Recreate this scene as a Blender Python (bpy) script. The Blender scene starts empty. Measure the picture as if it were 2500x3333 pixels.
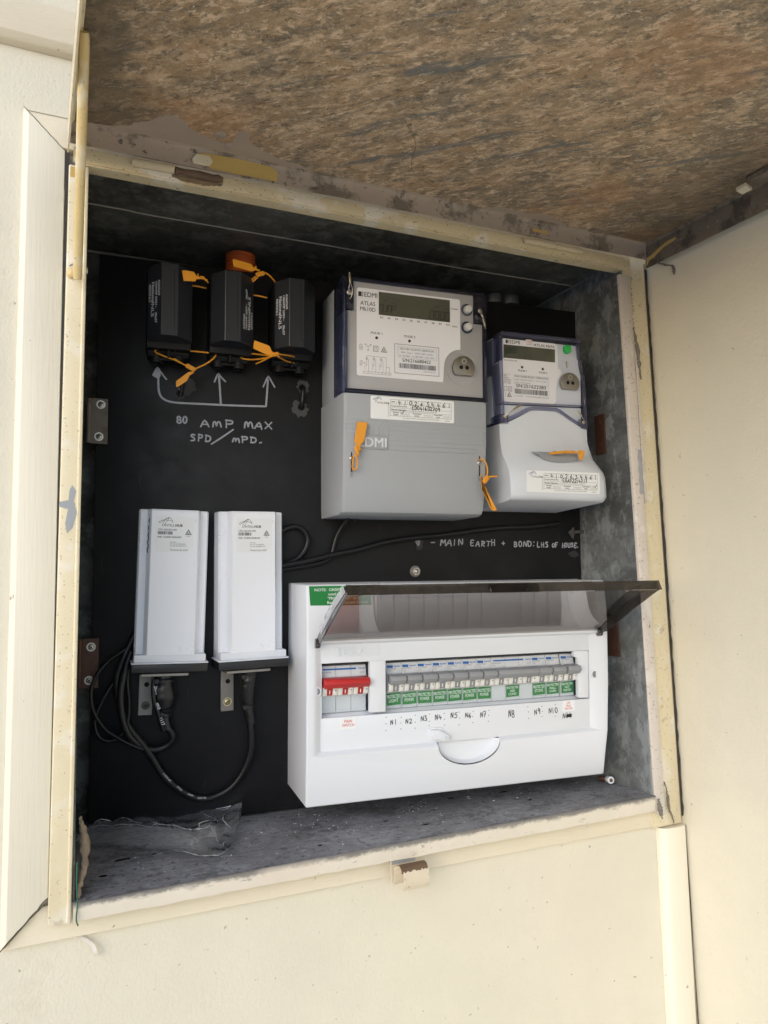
import bpy, bmesh, math, random
from mathutils import Matrix, Vector, Euler, noise
random.seed(7)
R = math.radians
S = bpy.context.scene
COL = S.collection

# ------------------------------------------------------------------ camera
cd = bpy.data.cameras.new('camera'); cam = bpy.data.objects.new('camera', cd); COL.objects.link(cam)
cam.location = (-0.0345, -0.6762, 0.2415)
cam.rotation_euler = (1.6673, 0.0265, -0.4321)
cd.sensor_fit = 'HORIZONTAL'; cd.sensor_width = 36.0; cd.lens = 36.0 * 2472.3 / 2500.0
cd.clip_start = 0.01; cd.clip_end = 500
S.camera = cam
# ------------------------------------------------------------------ sky, sun, exposure
SUN_EL, SUN_AZ = 20.0, 232.0      # azimuth measured clockwise from +Y seen from above
w = bpy.data.worlds.new('World'); S.world = w; w.use_nodes = True
nt = w.node_tree; nt.nodes.clear()
sk = nt.nodes.new('ShaderNodeTexSky'); sk.sky_type = 'NISHITA'; sk.sun_disc = False
sk.sun_elevation = R(SUN_EL); sk.sun_rotation = R(SUN_AZ); sk.dust_density = 1.0; sk.ozone_density = 2.5
bg = nt.nodes.new('ShaderNodeBackground'); bg.inputs['Strength'].default_value = 0.15
wo = nt.nodes.new('ShaderNodeOutputWorld')
nt.links.new(sk.outputs[0], bg.inputs[0]); nt.links.new(bg.outputs[0], wo.inputs[0])
sd = bpy.data.lights.new('sun', 'SUN'); sd.energy = 0.85; sd.angle = R(70); sd.color = (1.0, 0.985, 0.96)
sun = bpy.data.objects.new('sun', sd); COL.objects.link(sun)
az = R(SUN_AZ); el = R(SUN_EL)
sdir = Vector((math.sin(az) * math.cos(el), math.cos(az) * math.cos(el), math.sin(el)))
sun.rotation_euler = sdir.to_track_quat('Z', 'Y').to_euler()
S.view_settings.view_transform = 'Standard'; S.view_settings.look = 'None'
S.view_settings.gamma = 1.0; S.view_settings.use_curve_mapping = False
S.view_settings.exposure = 0.58
S.cycles.max_bounces = 10; S.cycles.diffuse_bounces = 5; S.cycles.transparent_max_bounces = 16

# ------------------------------------------------------------------ materials
def nodes(name):
    m = bpy.data.materials.new(name); m.use_nodes = True
    t = m.node_tree; t.nodes.clear()
    return m, t, t.nodes, t.links
def rgba(c): return (c[0], c[1], c[2], 1.0)
def srgb(h):
    c = [int(h[i:i + 2], 16) / 255 for i in (0, 2, 4)]
    return tuple(x / 12.92 if x < .04045 else ((x + .055) / 1.055) ** 2.4 for x in c)
class Mat:
    """small helper: principled material in object space with noise, spots and bump"""
    def __init__(s, name, col, rough=.5, metal=0., spec=.5):
        s.m, s.t, s.n, s.l = nodes(name)
        s.out = s.n.new('ShaderNodeOutputMaterial'); s.p = s.n.new('ShaderNodeBsdfPrincipled')
        s.l.new(s.p.outputs[0], s.out.inputs[0])
        s.p.inputs['Roughness'].default_value = rough; s.p.inputs['Metallic'].default_value = metal
        s.p.inputs['Specular IOR Level'].default_value = spec
        s.tc = s.n.new('ShaderNodeTexCoord')
        rg = s.n.new('ShaderNodeRGB'); rg.outputs[0].default_value = rgba(col); s.c = rg.outputs[0]
        s.h = None
    def coord(s, scale=(1, 1, 1), rot=(0, 0, 0), warp=0, wscale=20):
        mp = s.n.new('ShaderNodeMapping'); mp.inputs['Scale'].default_value = scale; mp.inputs['Rotation'].default_value = rot
        src = s.tc.outputs['Object']
        if warp:
            nz = s.n.new('ShaderNodeTexNoise'); nz.inputs['Scale'].default_value = wscale; nz.inputs['Detail'].default_value = 3
            s.l.new(src, nz.inputs['Vector'])
            vm = s.n.new('ShaderNodeVectorMath'); vm.operation = 'MULTIPLY_ADD'
            vm.inputs[1].default_value = (warp,) * 3
            s.l.new(nz.outputs['Color'], vm.inputs[0]); s.l.new(src, vm.inputs[2]); src = vm.outputs[0]
        s.l.new(src, mp.inputs[0]); return mp.outputs[0]
    def noise(s, scale, detail=4, rough=.55, stretch=(1, 1, 1), rot=(0, 0, 0), warp=0, wscale=20, dist=0):
        nz = s.n.new('ShaderNodeTexNoise'); nz.inputs['Scale'].default_value = scale; nz.inputs['Detail'].default_value = detail
        nz.inputs['Roughness'].default_value = rough; nz.inputs['Distortion'].default_value = dist
        s.l.new(s.coord(stretch, rot, warp, wscale), nz.inputs['Vector']); return nz.outputs['Fac']
    def voro(s, scale, feature='F1', out='Distance', stretch=(1, 1, 1), rot=(0, 0, 0), rnd=1., warp=0, wscale=20):
        v = s.n.new('ShaderNodeTexVoronoi'); v.feature = feature; v.inputs['Scale'].default_value = scale
        v.inputs['Randomness'].default_value = rnd
        s.l.new(s.coord(stretch, rot, warp, wscale), v.inputs['Vector']); return v.outputs[out]
    def ramp(s, f, a, b, inv=False):
        mr = s.n.new('ShaderNodeMapRange'); mr.interpolation_type = 'SMOOTHSTEP'
        mr.inputs['From Min'].default_value = a; mr.inputs['From Max'].default_value = b
        mr.inputs['To Min'].default_value = 1 if inv else 0; mr.inputs['To Max'].default_value = 0 if inv else 1
        s.l.new(f, mr.inputs['Value']); return mr.outputs[0]
    def math(s, op, a, b=None):
        k = s.n.new('ShaderNodeMath'); k.operation = op
        for i, x in enumerate((a, b)):
            if x is None: continue
            if isinstance(x, (int, float)): k.inputs[i].default_value = x
            else: s.l.new(x, k.inputs[i])
        return k.outputs[0]
    def mix(s, f, col, blend='MIX', amt=1.0):
        mx = s.n.new('ShaderNodeMix'); mx.data_type = 'RGBA'; mx.blend_type = blend
        if amt != 1.0: f = s.math('MULTIPLY', f, amt)
        if isinstance(f, (int, float)): mx.inputs[0].default_value = f
        else: s.l.new(f, mx.inputs[0])
        s.l.new(s.c, mx.inputs[6])
        if isinstance(col, tuple): mx.inputs[7].default_value = rgba(col)
        else: s.l.new(col, mx.inputs[7])
        s.c = mx.outputs[2]; return s
    def var(s, amt, scale, **k):      # gentle lighter / darker mottling
        f = s.noise(scale, **k); hs = s.n.new('ShaderNodeHueSaturation')
        v = s.math('ADD', s.math('MULTIPLY', s.math('SUBTRACT', f, .5), amt * 2), 1.0)
        s.l.new(v, hs.inputs['Value']); s.l.new(s.c, hs.inputs['Color']); s.c = hs.outputs[0]; return s
    def bump(s, f, dist, strength=1.0):
        b = s.n.new('ShaderNodeBump'); b.inputs['Distance'].default_value = dist; b.inputs['Strength'].default_value = strength
        s.l.new(f, b.inputs['Height'])
        if s.h is not None: s.l.new(s.h, b.inputs['Normal'])
        s.h = b.outputs[0]; return s
    def roughvar(s, a, b, scale, **k):
        f = s.noise(scale, **k); mr = s.n.new('ShaderNodeMapRange')
        mr.inputs['To Min'].default_value = a; mr.inputs['To Max'].default_value = b
        mr.inputs['From Min'].default_value = .3; mr.inputs['From Max'].default_value = .7
        s.l.new(f, mr.inputs['Value']); s.l.new(mr.outputs[0], s.p.inputs['Roughness']); return s
    def done(s):
        s.l.new(s.c, s.p.inputs['Base Color'])
        if s.h is not None: s.l.new(s.h, s.p.inputs['Normal'])
        return s.m
def simple(name, col, rough=.5, metal=0., var=.05, vscale=120, bump=0, bscale=900, rv=None, spec=.5):
    k = Mat(name, col, rough, metal, spec)
    if var: k.var(var, vscale)
    if bump: k.bump(k.noise(bscale, 3), bump)
    if rv: k.roughvar(rv[0], rv[1], 60)
    return k.done()
def clear(name, tint, gloss_rough=.05, gloss=1.0, ior=1.45, haze=None):
    m, t, n, l = nodes(name)
    o = n.new('ShaderNodeOutputMaterial'); mx = n.new('ShaderNodeMixShader'); tr = n.new('ShaderNodeBsdfTransparent'); gl = n.new('ShaderNodeBsdfGlossy')
    tr.inputs[0].default_value = rgba(tint); gl.inputs['Roughness'].default_value = gloss_rough
    ge = n.new('ShaderNodeNewGeometry'); dt = n.new('ShaderNodeVectorMath'); dt.operation = 'DOT_PRODUCT'
    l.new(ge.outputs['Incoming'], dt.inputs[0]); l.new(ge.outputs['Normal'], dt.inputs[1])
    def mth(op, a, b=None, clampit=False):
        q = n.new('ShaderNodeMath'); q.operation = op; q.use_clamp = clampit
        for i, x in enumerate((a, b)):
            if x is None: continue
            if isinstance(x, (int, float)): q.inputs[i].default_value = x
            else: l.new(x, q.inputs[i])
        return q.outputs[0]
    f0 = ((ior - 1) / (ior + 1)) ** 2     # Schlick, the same from both faces
    g5 = mth('POWER', mth('SUBTRACT', 1.0, mth('ABSOLUTE', dt.outputs['Value']), True), 5.0)
    l.new(mth('MULTIPLY', mth('ADD', mth('MULTIPLY', g5, 1 - f0), f0), gloss, True), mx.inputs[0])
    base = tr.outputs[0]
    if haze:
        df = n.new('ShaderNodeBsdfDiffuse'); df.inputs[0].default_value = rgba(haze[:3]); m2 = n.new('ShaderNodeMixShader'); m2.inputs[0].default_value = haze[3]
        l.new(tr.outputs[0], m2.inputs[1]); l.new(df.outputs[0], m2.inputs[2]); base = m2.outputs[0]
    l.new(base, mx.inputs[1]); l.new(gl.outputs[0], mx.inputs[2]); l.new(mx.outputs[0], o.inputs[0])
    return m

M = {}
# painted cladding: fine orange-peel texture
k = Mat('wall_paint', (.745, .70, .58), .62); k.var(.09, 3.5, detail=6).var(.04, 25)
k.mix(k.ramp(k.noise(38, 5, .7, (3.5, 3.5, .6), warp=.02), .70, .74), (.30, .24, .17), amt=.35)
k.mix(k.ramp(k.noise(6, 7, .7), .60, .74), (.60, .52, .38), amt=.35)
k.mix(k.ramp(k.noise(160, 2), .73, .76), (.16, .12, .08), amt=.5)
k.bump(k.noise(420, 3, .55, (1, 1, .72)), .0011, .5); k.bump(k.noise(60, 2), .001, .3); M['wall'] = k.done()
k = Mat('board_paint', (.84, .79, .66), .5); k.var(.05, 9)
k.mix(k.ramp(k.noise(110, 2), .74, .77), (.2, .15, .1), amt=.6)
k.bump(k.noise(150, 4, .6, (3, 1, .14)), .0005, .55); k.bump(k.noise(35, 2), .0012, .3); M['board'] = k.done()
k = Mat('board_paint_rail', (.80, .72, .56), .5); k.var(.06, 9)
k.mix(k.ramp(k.noise(120, 2), .70, .75), (.25, .18, .1), amt=.6)
k.bump(k.noise(260, 3, .6, (.18, 1, 4)), .0010, .5); k.bump(k.noise(35, 2), .0012, .3); M['rail'] = k.done()
# yellowed cream enamel on the steel box frame, flecked and chipped to grey
def enamel(name, col, chip, dirt, stretch=(1, 1, 1)):
    k = Mat(name, col, .38); k.var(.08, 14)
    k.mix(k.ramp(k.noise(30, 3), .52, .68), (.83, .79, .70), amt=.75)
    k.mix(k.ramp(k.noise(420, 2, .5), .66, .70), (.22, .15, .07), amt=dirt)
    k.mix(k.ramp(k.noise(70, 5, .6, stretch), chip, chip + .012), (.20, .22, .24))
    k.mix(k.ramp(k.noise(55, 4, .6, stretch, warp=.01), .63, .72), (.30, .21, .11), amt=dirt * .8)
    k.bump(k.noise(60, 3), .0012, .5); k.bump(k.ramp(k.noise(70, 5, .6, stretch), chip, chip + .012, True), .0006, .8)
    return k.done()
M['frame'] = enamel('frame_enamel', (.76, .67, .47), .74, .5)
M['rail_top'] = enamel('top_rail_enamel', (.70, .59, .38), .70, .8, (1, 1, 3))
M['rail_plain'] = simple('rail_cream', (.62, .52, .34), .45, 0, .15, 60, .0008, 150)
M['stain'] = simple('brown_stain', (.26, .19, .11), .7, 0, .45, 120, .0008, 300)
M['rod'] = enamel('rod_enamel', (.74, .57, .28), .735, .5)
k = Mat('pale_enamel', (.66, .60, .55), .5); k.var(.10, 20)
k.mix(k.ramp(k.noise(120, 6, .7), .64, .67), (.17, .17, .17), amt=.8); k.mix(k.ramp(k.noise(300, 3), .62, .68), (.2, .15, .1), amt=.6)
k.mix(k.ramp(k.noise(26, 3), .5, .62), (.74, .70, .64)); k.bump(k.noise(90, 4), .0012, .5); M['pale'] = k.done()
k = Mat('lip_enamel', (.74, .68, .58), .5); k.var(.08, 18)
k.mix(k.ramp(k.noise(90, 7, .75, (.5, 1, 1.6)), .60, .66), (.30, .28, .25), amt=.6)
k.mix(k.ramp(k.noise(150, 6, .75, (.4, 1, 1)), .64, .68), (.10, .09, .08), amt=.8)
sx = k.n.new('ShaderNodeSeparateXYZ'); k.l.new(k.tc.outputs['Object'], sx.inputs[0])
k.mix(k.ramp(k.math('ADD', sx.outputs[2], k.math('MULTIPLY', k.noise(75, 8, .8, (.6, 1, 1)), .014)), .0025, .0065), (.16, .15, .14), amt=.85)
k.mix(k.ramp(k.noise(9, 3), .55, .7), (.70, .62, .52), amt=.6)
k.bump(k.noise(70, 4), .0018, .6); M['lip'] = k.done()
# galvanised sheet
def galv(name, base, dark):
    k = Mat(name, base, .5, .35); k.var(.45, 14, detail=7).var(.45, 60, detail=6, warp=.02)
    k.mix(k.ramp(k.voro(150, out='Color', warp=.01), .2, .9), tuple(c * 1.55 for c in base), amt=.5)
    k.mix(k.ramp(k.noise(9, 7, .7, (1, .6, 1.6), warp=.03), .46, .62), dark, amt=.8)
    k.mix(k.ramp(k.noise(30, 7, .75, (1, 1.4, .8), warp=.02), .50, .60), tuple(c * 2.1 for c in base), amt=.7)
    k.mix(k.ramp(k.noise(45, 6, .7, (1, 1, 2.5)), .62, .7), (.25, .265, .27), amt=.55)
    k.mix(k.ramp(k.noise(120, 6, .75, (1, .5, 2.2)), .60, .68), (.30, .32, .33), amt=.5)
    k.roughvar(.38, .62, 40); k.bump(k.noise(120, 4), .0006, .5); return k.done()
M['galv'] = galv('galvanised_steel', (.185, .198, .205), (.11, .116, .118))
M['galv_dark'] = galv('weathered_galvanised_steel', (.12, .12, .11), (.04, .038, .03))
M['seam'] = simple('solder_seam', (.34, .32, .28), .6, .2, .2, 60)
k = Mat('floor_sheet', (.22, .22, .235), .66)
k.mix(k.ramp(k.noise(12, 8, .7, (1, 1.1, 1), warp=.03), .44, .60), (.34, .345, .37), amt=.75)
k.mix(k.ramp(k.noise(26, 8, .75, (1, 1.2, 1), warp=.03), .50, .62), (.11, .108, .112), amt=.75)
k.mix(k.ramp(k.noise(90, 7, .78, (1, 1.8, 1)), .52, .60), (.40, .40, .43), amt=.5)
k.mix(k.ramp(k.noise(140, 6, .75), .55, .61), (.05, .05, .055), amt=.7)
k.mix(k.ramp(k.noise(60, 4, .7, (1.2, 2, 1), warp=.03), .62, .67), (.06, .06, .065), amt=.6)
k.mix(k.ramp(k.noise(500, 2), .70, .73), (.6, .6, .6), amt=.6)
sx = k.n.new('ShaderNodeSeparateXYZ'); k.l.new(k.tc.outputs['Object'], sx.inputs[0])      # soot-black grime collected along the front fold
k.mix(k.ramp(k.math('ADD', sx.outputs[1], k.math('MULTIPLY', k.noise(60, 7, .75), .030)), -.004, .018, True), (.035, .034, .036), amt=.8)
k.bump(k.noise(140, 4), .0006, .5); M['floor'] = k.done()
# underside of the door: old brown coating, streaked and stained
k = Mat('door_underside', (.40, .27, .155), .62)
# streak coordinates: the wiping direction runs diagonally across the sheet
sx = k.n.new('ShaderNodeSeparateXYZ'); k.l.new(k.tc.outputs['Object'], sx.inputs[0])
cx_ = k.n.new('ShaderNodeMapping'); cx_.inputs['Rotation'].default_value = (0, 0, R(42)); k.l.new(k.tc.outputs['Object'], cx_.inputs[0])
class _O: outputs = {'Object': cx_.outputs[0]}
plain = k.tc; k.tc = _O
k.mix(k.ramp(k.noise(6, 6, .65, (1, 1.6, 1), warp=.06, wscale=8), .42, .60), (.22, .185, .135), amt=.8)
k.mix(k.ramp(k.noise(36, 8, .76, (1, 2.3, 1), warp=.03, wscale=26), .47, .59), (.62, .45, .30), amt=.8)
k.mix(k.ramp(k.noise(24, 8, .76, (1, 2.8, 1), warp=.04, wscale=20), .51, .60), (.15, .13, .10), amt=.7)
k.mix(k.ramp(k.noise(80, 7, .75, (1, 2.2, 1), warp=.014, wscale=60), .53, .60), (.84, .65, .47), amt=.65)
k.mix(k.ramp(k.noise(100, 7, .75, (1, 2.2, 1), warp=.012, wscale=70), .54, .60), (.10, .08, .055), amt=.7)
k.mix(k.ramp(k.math('ABSOLUTE', k.math('SUBTRACT', k.noise(85, 5, .65, (1, 2.0, 1), warp=.018, wscale=50), .5)), .0, .022, True), (.78, .67, .53), amt=.32)
k.mix(k.ramp(k.noise(16, 6, .72, (.35, 3.6, 1), warp=.02), .58, .66), (.14, .155, .16), amt=.8)
k.mix(k.ramp(k.noise(45, 5, .7, (.10, 5, 1)), .66, .70), (.07, .065, .055), amt=.6)
k.tc = plain
k.mix(k.ramp(k.noise(9, 6, .65), .54, .68), (.46, .23, .10), amt=.36)
k.mix(k.ramp(k.noise(520, 2), .69, .72), (.85, .80, .70), amt=.7)
# dark brown stain along the left edge, darker brown towards the right edge
edge_ = k.math('ADD', sx.outputs[0], k.math('MULTIPLY', k.noise(16, 6, .65), .16))
k.mix(k.ramp(edge_, .09, .15, True), (.085, .07, .05), amt=.75)
edge_ = k.math('SUBTRACT', k.math('MULTIPLY', k.noise(13, 6, .65), .22), k.math('ADD', sx.outputs[1], k.math('SUBTRACT', .62, sx.outputs[0])))
edge_ = k.math('ADD', k.math('SUBTRACT', .62, sx.outputs[0]), k.math('MULTIPLY', k.noise(13, 6, .65), .20))
k.mix(k.ramp(edge_, .10, .22, True), (.095, .08, .06), amt=.6)
k.bump(k.noise(90, 5, .7, (1, 2, 1)), .0009, .6); k.roughvar(.42, .7, 30); M['door'] = k.done()
k = Mat('door_lip_paint', (.42, .34, .27), .6); k.var(.2, 18, detail=5)
k.mix(k.ramp(k.noise(24, 6, .7), .50, .60), (.17, .135, .10), amt=.9); k.mix(k.ramp(k.noise(120, 4, .7), .60, .66), (.07, .055, .04), amt=.8)
k.bump(k.noise(110, 4), .001, .5); M['door_lip'] = k.done()
k = Mat('door_lip_dirty', (.20, .165, .13), .7); k.var(.25, 20, detail=5)
k.mix(k.ramp(k.noise(30, 6, .7), .48, .6), (.075, .062, .05), amt=.9); k.mix(k.ramp(k.noise(90, 5, .7), .62, .67), (.42, .38, .33), amt=.7)
k.bump(k.noise(130, 4), .001, .6); M['door_lip_dirty'] = k.done()
M['taupe'] = simple('taupe_paint', (.40, .325, .265), .55, 0, .10, 22, .0008, 120)
M['yellow_paint'] = simple('yellow_undercoat', (.60, .42, .14), .42, 0, .08, 30, .0006, 150)
M['scratch'] = simple('scratch_line', (.13, .08, .04), .6, 0, .3, 60)
M['rust'] = simple('rust', (.16, .10, .062), .75, .1, .45, 90, .001, 260)
k = Mat('rust_and_cream', (.70, .61, .47), .55); k.var(.1, 30)
k.mix(k.ramp(k.noise(260, 5, .7), .60, .68), (.14, .07, .045), amt=.8); k.bump(k.noise(300, 4), .0004, .5); M['rusty_cream'] = k.done()
k = Mat('rusty_steel', (.17, .155, .14), .6, .4); k.var(.3, 60, detail=5); k.mix(k.ramp(k.noise(50, 5), .52, .68), (.10, .06, .04), amt=.6); M['rusty_steel'] = k.done()
M['brown_plate'] = simple('brown_plate', (.075, .034, .022), .55, .1, .3, 60, .0004, 200)
# black board
k = Mat('black_board', (.0075, .0075, .009), .5, 0, .28); k.var(.5, 12, detail=6)
k.mix(k.ramp(k.noise(7, 6, .7), .5, .66), (.015, .015, .018), amt=.7)
k.mix(k.ramp(k.noise(40, 5, .7, (4, 1, .3), warp=.03), .66, .70), (.03, .03, .033), amt=.6)
k.mix(k.ramp(k.noise(30, 5, .7), .66, .80), (.03, .03, .032), amt=.5); k.mix(k.ramp(k.noise(800, 2), .77, .79), (.2, .2, .2), amt=.6)
k.roughvar(.40, .58, 30); k.bump(k.noise(700, 3), .0002, .4); M['board_black'] = k.done()
M['void'] = simple('dark_hole', (.004, .004, .004), .9, 0, 0)
M['rail_shadow'] = simple('painted_rail_shadow', (.34, .28, .19), .8, 0, .3, 200)
M['gap'] = simple('dark_gap', (.045, .04, .036), .9, 0, .3, 200)
M['fuse'] = simple('black_moulding', (.017, .0185, .0235), .36, 0, .10, 60)
M['fuse_base'] = simple('black_base_moulding', (.007, .007, .0075), .5, 0, .12, 60, spec=.3)
M['rubber'] = simple('black_rubber', (.008, .008, .010), .36, 0, .15, 40, spec=.4)
M['sleeve'] = simple('heat_shrink', (.012, .012, .013), .33, 0, .15, 40, .0003, 300)
M['marker'] = None
k = Mat('grey_marker', (.36, .37, .42), .6); k.var(.25, 160, detail=4); k.mix(k.ramp(k.noise(900, 2), .6, .72), (.08, .08, .09), amt=.7); M['marker'] = k.done()
M['print_white'] = simple('white_print', (.80, .82, .85), .6, 0, .1, 300)
M['orange_pipe'] = simple('orange_conduit', (.62, .13, .03), .45, 0, .1, 40)
M['tag'] = simple('orange_yellow_nylon', (.80, .33, .022), .38, 0, .06, 60, .0001, 400)
M['meter'] = simple('grey_meter_plastic', (.365, .385, .415), .45, 0, .02, 20)
k = Mat('scuffed_grey_plastic', (.365, .385, .415), .45); k.var(.04, 30)
k.mix(k.ramp(k.noise(45, 6, .75, (.6, 1, 1.4)), .70, .76), (.09, .09, .09), amt=.4); M['meter_scuffed'] = k.done()
M['meter_face'] = simple('meter_face_grey', (.42, .415, .41), .45, 0, .03, 30)
M['face_label'] = simple('meter_face_label', (.88, .88, .89), .42, 0, .02, 30)
M['meter2'] = simple('light_grey_plastic', (.66, .695, .76), .42, 0, .02, 20)
M['lcd'] = simple('lcd_glass', (.085, .09, .062), .22, 0, .06, 80)
M['lcd_ink'] = simple('lcd_segments', (.004, .004, .003), .35, 0, 0)
M['ink'] = simple('black_print', (.018, .018, .02), .5, 0, 0)
M['pen'] = simple('black_marker_ink', (.008, .008, .01), .4, 0, .1, 300)
M['ink_grey'] = simple('grey_print', (.22, .22, .24), .5, 0, 0)
M['ink_red'] = simple('red_print', (.62, .045, .03), .5, 0, 0)
M['ink_blue'] = simple('blue_print', (.015, .12, .42), .42, 0, 0)
M['ink_logo'] = simple('blue_grey_print', (.08, .17, .30), .5, 0, 0)
M['paper'] = simple('white_sticker', (.84, .855, .88), .4, 0, .02, 40)
M['green'] = simple('green_label', (.012, .215, .042), .38, 0, .03, 60)
M['white_print'] = simple('white_lettering', (.85, .87, .86), .45, 0, 0)
M['cover'] = clear('clear_bluish_cover', (.99, .99, 1.0), .03, .5)
M['cover_edge'] = clear('blue_grey_cover_edge', (.42, .44, .56), .05, 1.3, 1.45, (.05, .055, .13, .13))
M['violet_edge'] = clear('violet_cover_edge', (.66, .67, .79), .05, 1.6, 1.45, (.20, .20, .33, .18))
M['cover_thin'] = clear('clear_cover_side', (.66, .69, .82), .04, 1.6, 1.45, (.10, .12, .22, .10))
M['smoke'] = clear('smoked_lid', (.63, .605, .585), .015, 1.6, 1.5)
M['smoke_edge'] = clear('smoked_lid_edge', (.42, .395, .375), .03, 1.6, 1.5, (.06, .055, .05, .15))
M['film'] = clear('clear_film', (.95, .95, .96), .06, 3.6, 1.5, (.80, .81, .85, .20))
M['fold_highlight'] = clear('fold_highlight_film', (.86, .86, .88), .10, 4.0, 1.5, (.88, .89, .92, .32))
M['label_cover'] = clear('clear_label_cover', (.97, .985, .99), .05, .5, 1.45, (.5, .56, .60, .01))
M['white_plastic'] = simple('white_plastic', (.75, .78, .84), .27, 0, 0)
k = Mat('scribbled_white_plastic', (.87, .89, .95), .36)
k.mix(k.math('MULTIPLY', k.ramp(k.math('ABSOLUTE', k.math('SUBTRACT', k.noise(70, 2, .5, dist=1.5), .5)), .0, .010, True), k.ramp(k.noise(22, 2), .53, .60)), (.50, .50, .54), amt=.5)
M['modem'] = k.done()
M['cap'] = simple('black_end_cap', (.016, .016, .018), .38, 0, .08, 60)
M['breaker'] = simple('breaker_white', (.66, .68, .71), .36, 0, .02, 60)
M['nose'] = simple('breaker_nose_white', (.78, .77, .74), .36, 0, .02, 60)
M['lever_grey'] = simple('grey_lever', (.30, .31, .33), .4, 0, .04, 60)
M['lever_red'] = simple('red_lever', (.50, .026, .024), .36, 0, .05, 60)
M['steel'] = simple('brushed_steel', (.30, .28, .25), .38, .85, .12, 90, .0001, 700)
M['zinc'] = simple('zinc_screw', (.55, .53, .48), .35, .9, .15, 200)
M['brass'] = simple('brass_crimp', (.58, .52, .33), .3, .9, .1, 200)
M['bracket'] = simple('bracket_steel', (.24, .225, .21), .5, .6, .15, 70, .0002, 400)
M['bracket_edge'] = simple('bracket_cut_edge', (.36, .345, .32), .5, .5, .2, 200)
M['btn'] = simple('grey_button', (.62, .62, .61), .4, 0, .02, 60)
M['btn_green'] = simple('green_button', (.03, .45, .09), .35, 0, .03, 60)
M['pinkish'] = simple('pink_white_tab', (.72, .62, .62), .4, 0, .02, 60)
M['debris'] = simple('dry_leaf_litter', (.26, .20, .14), .85, 0, .45, 110, .001, 240)
M['web'] = simple('dusty_web', (.20, .18, .15), .9, 0, .4, 160)
M['speck'] = simple('paint_flake', (.62, .62, .62), .5, 0, .2, 300)
M['string'] = simple('green_string', (.02, .12, .06), .7, 0, .2, 100)
M['ground'] = simple('paved_ground', (.55, .53, .49), .85, 0, .12, 2)

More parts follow.
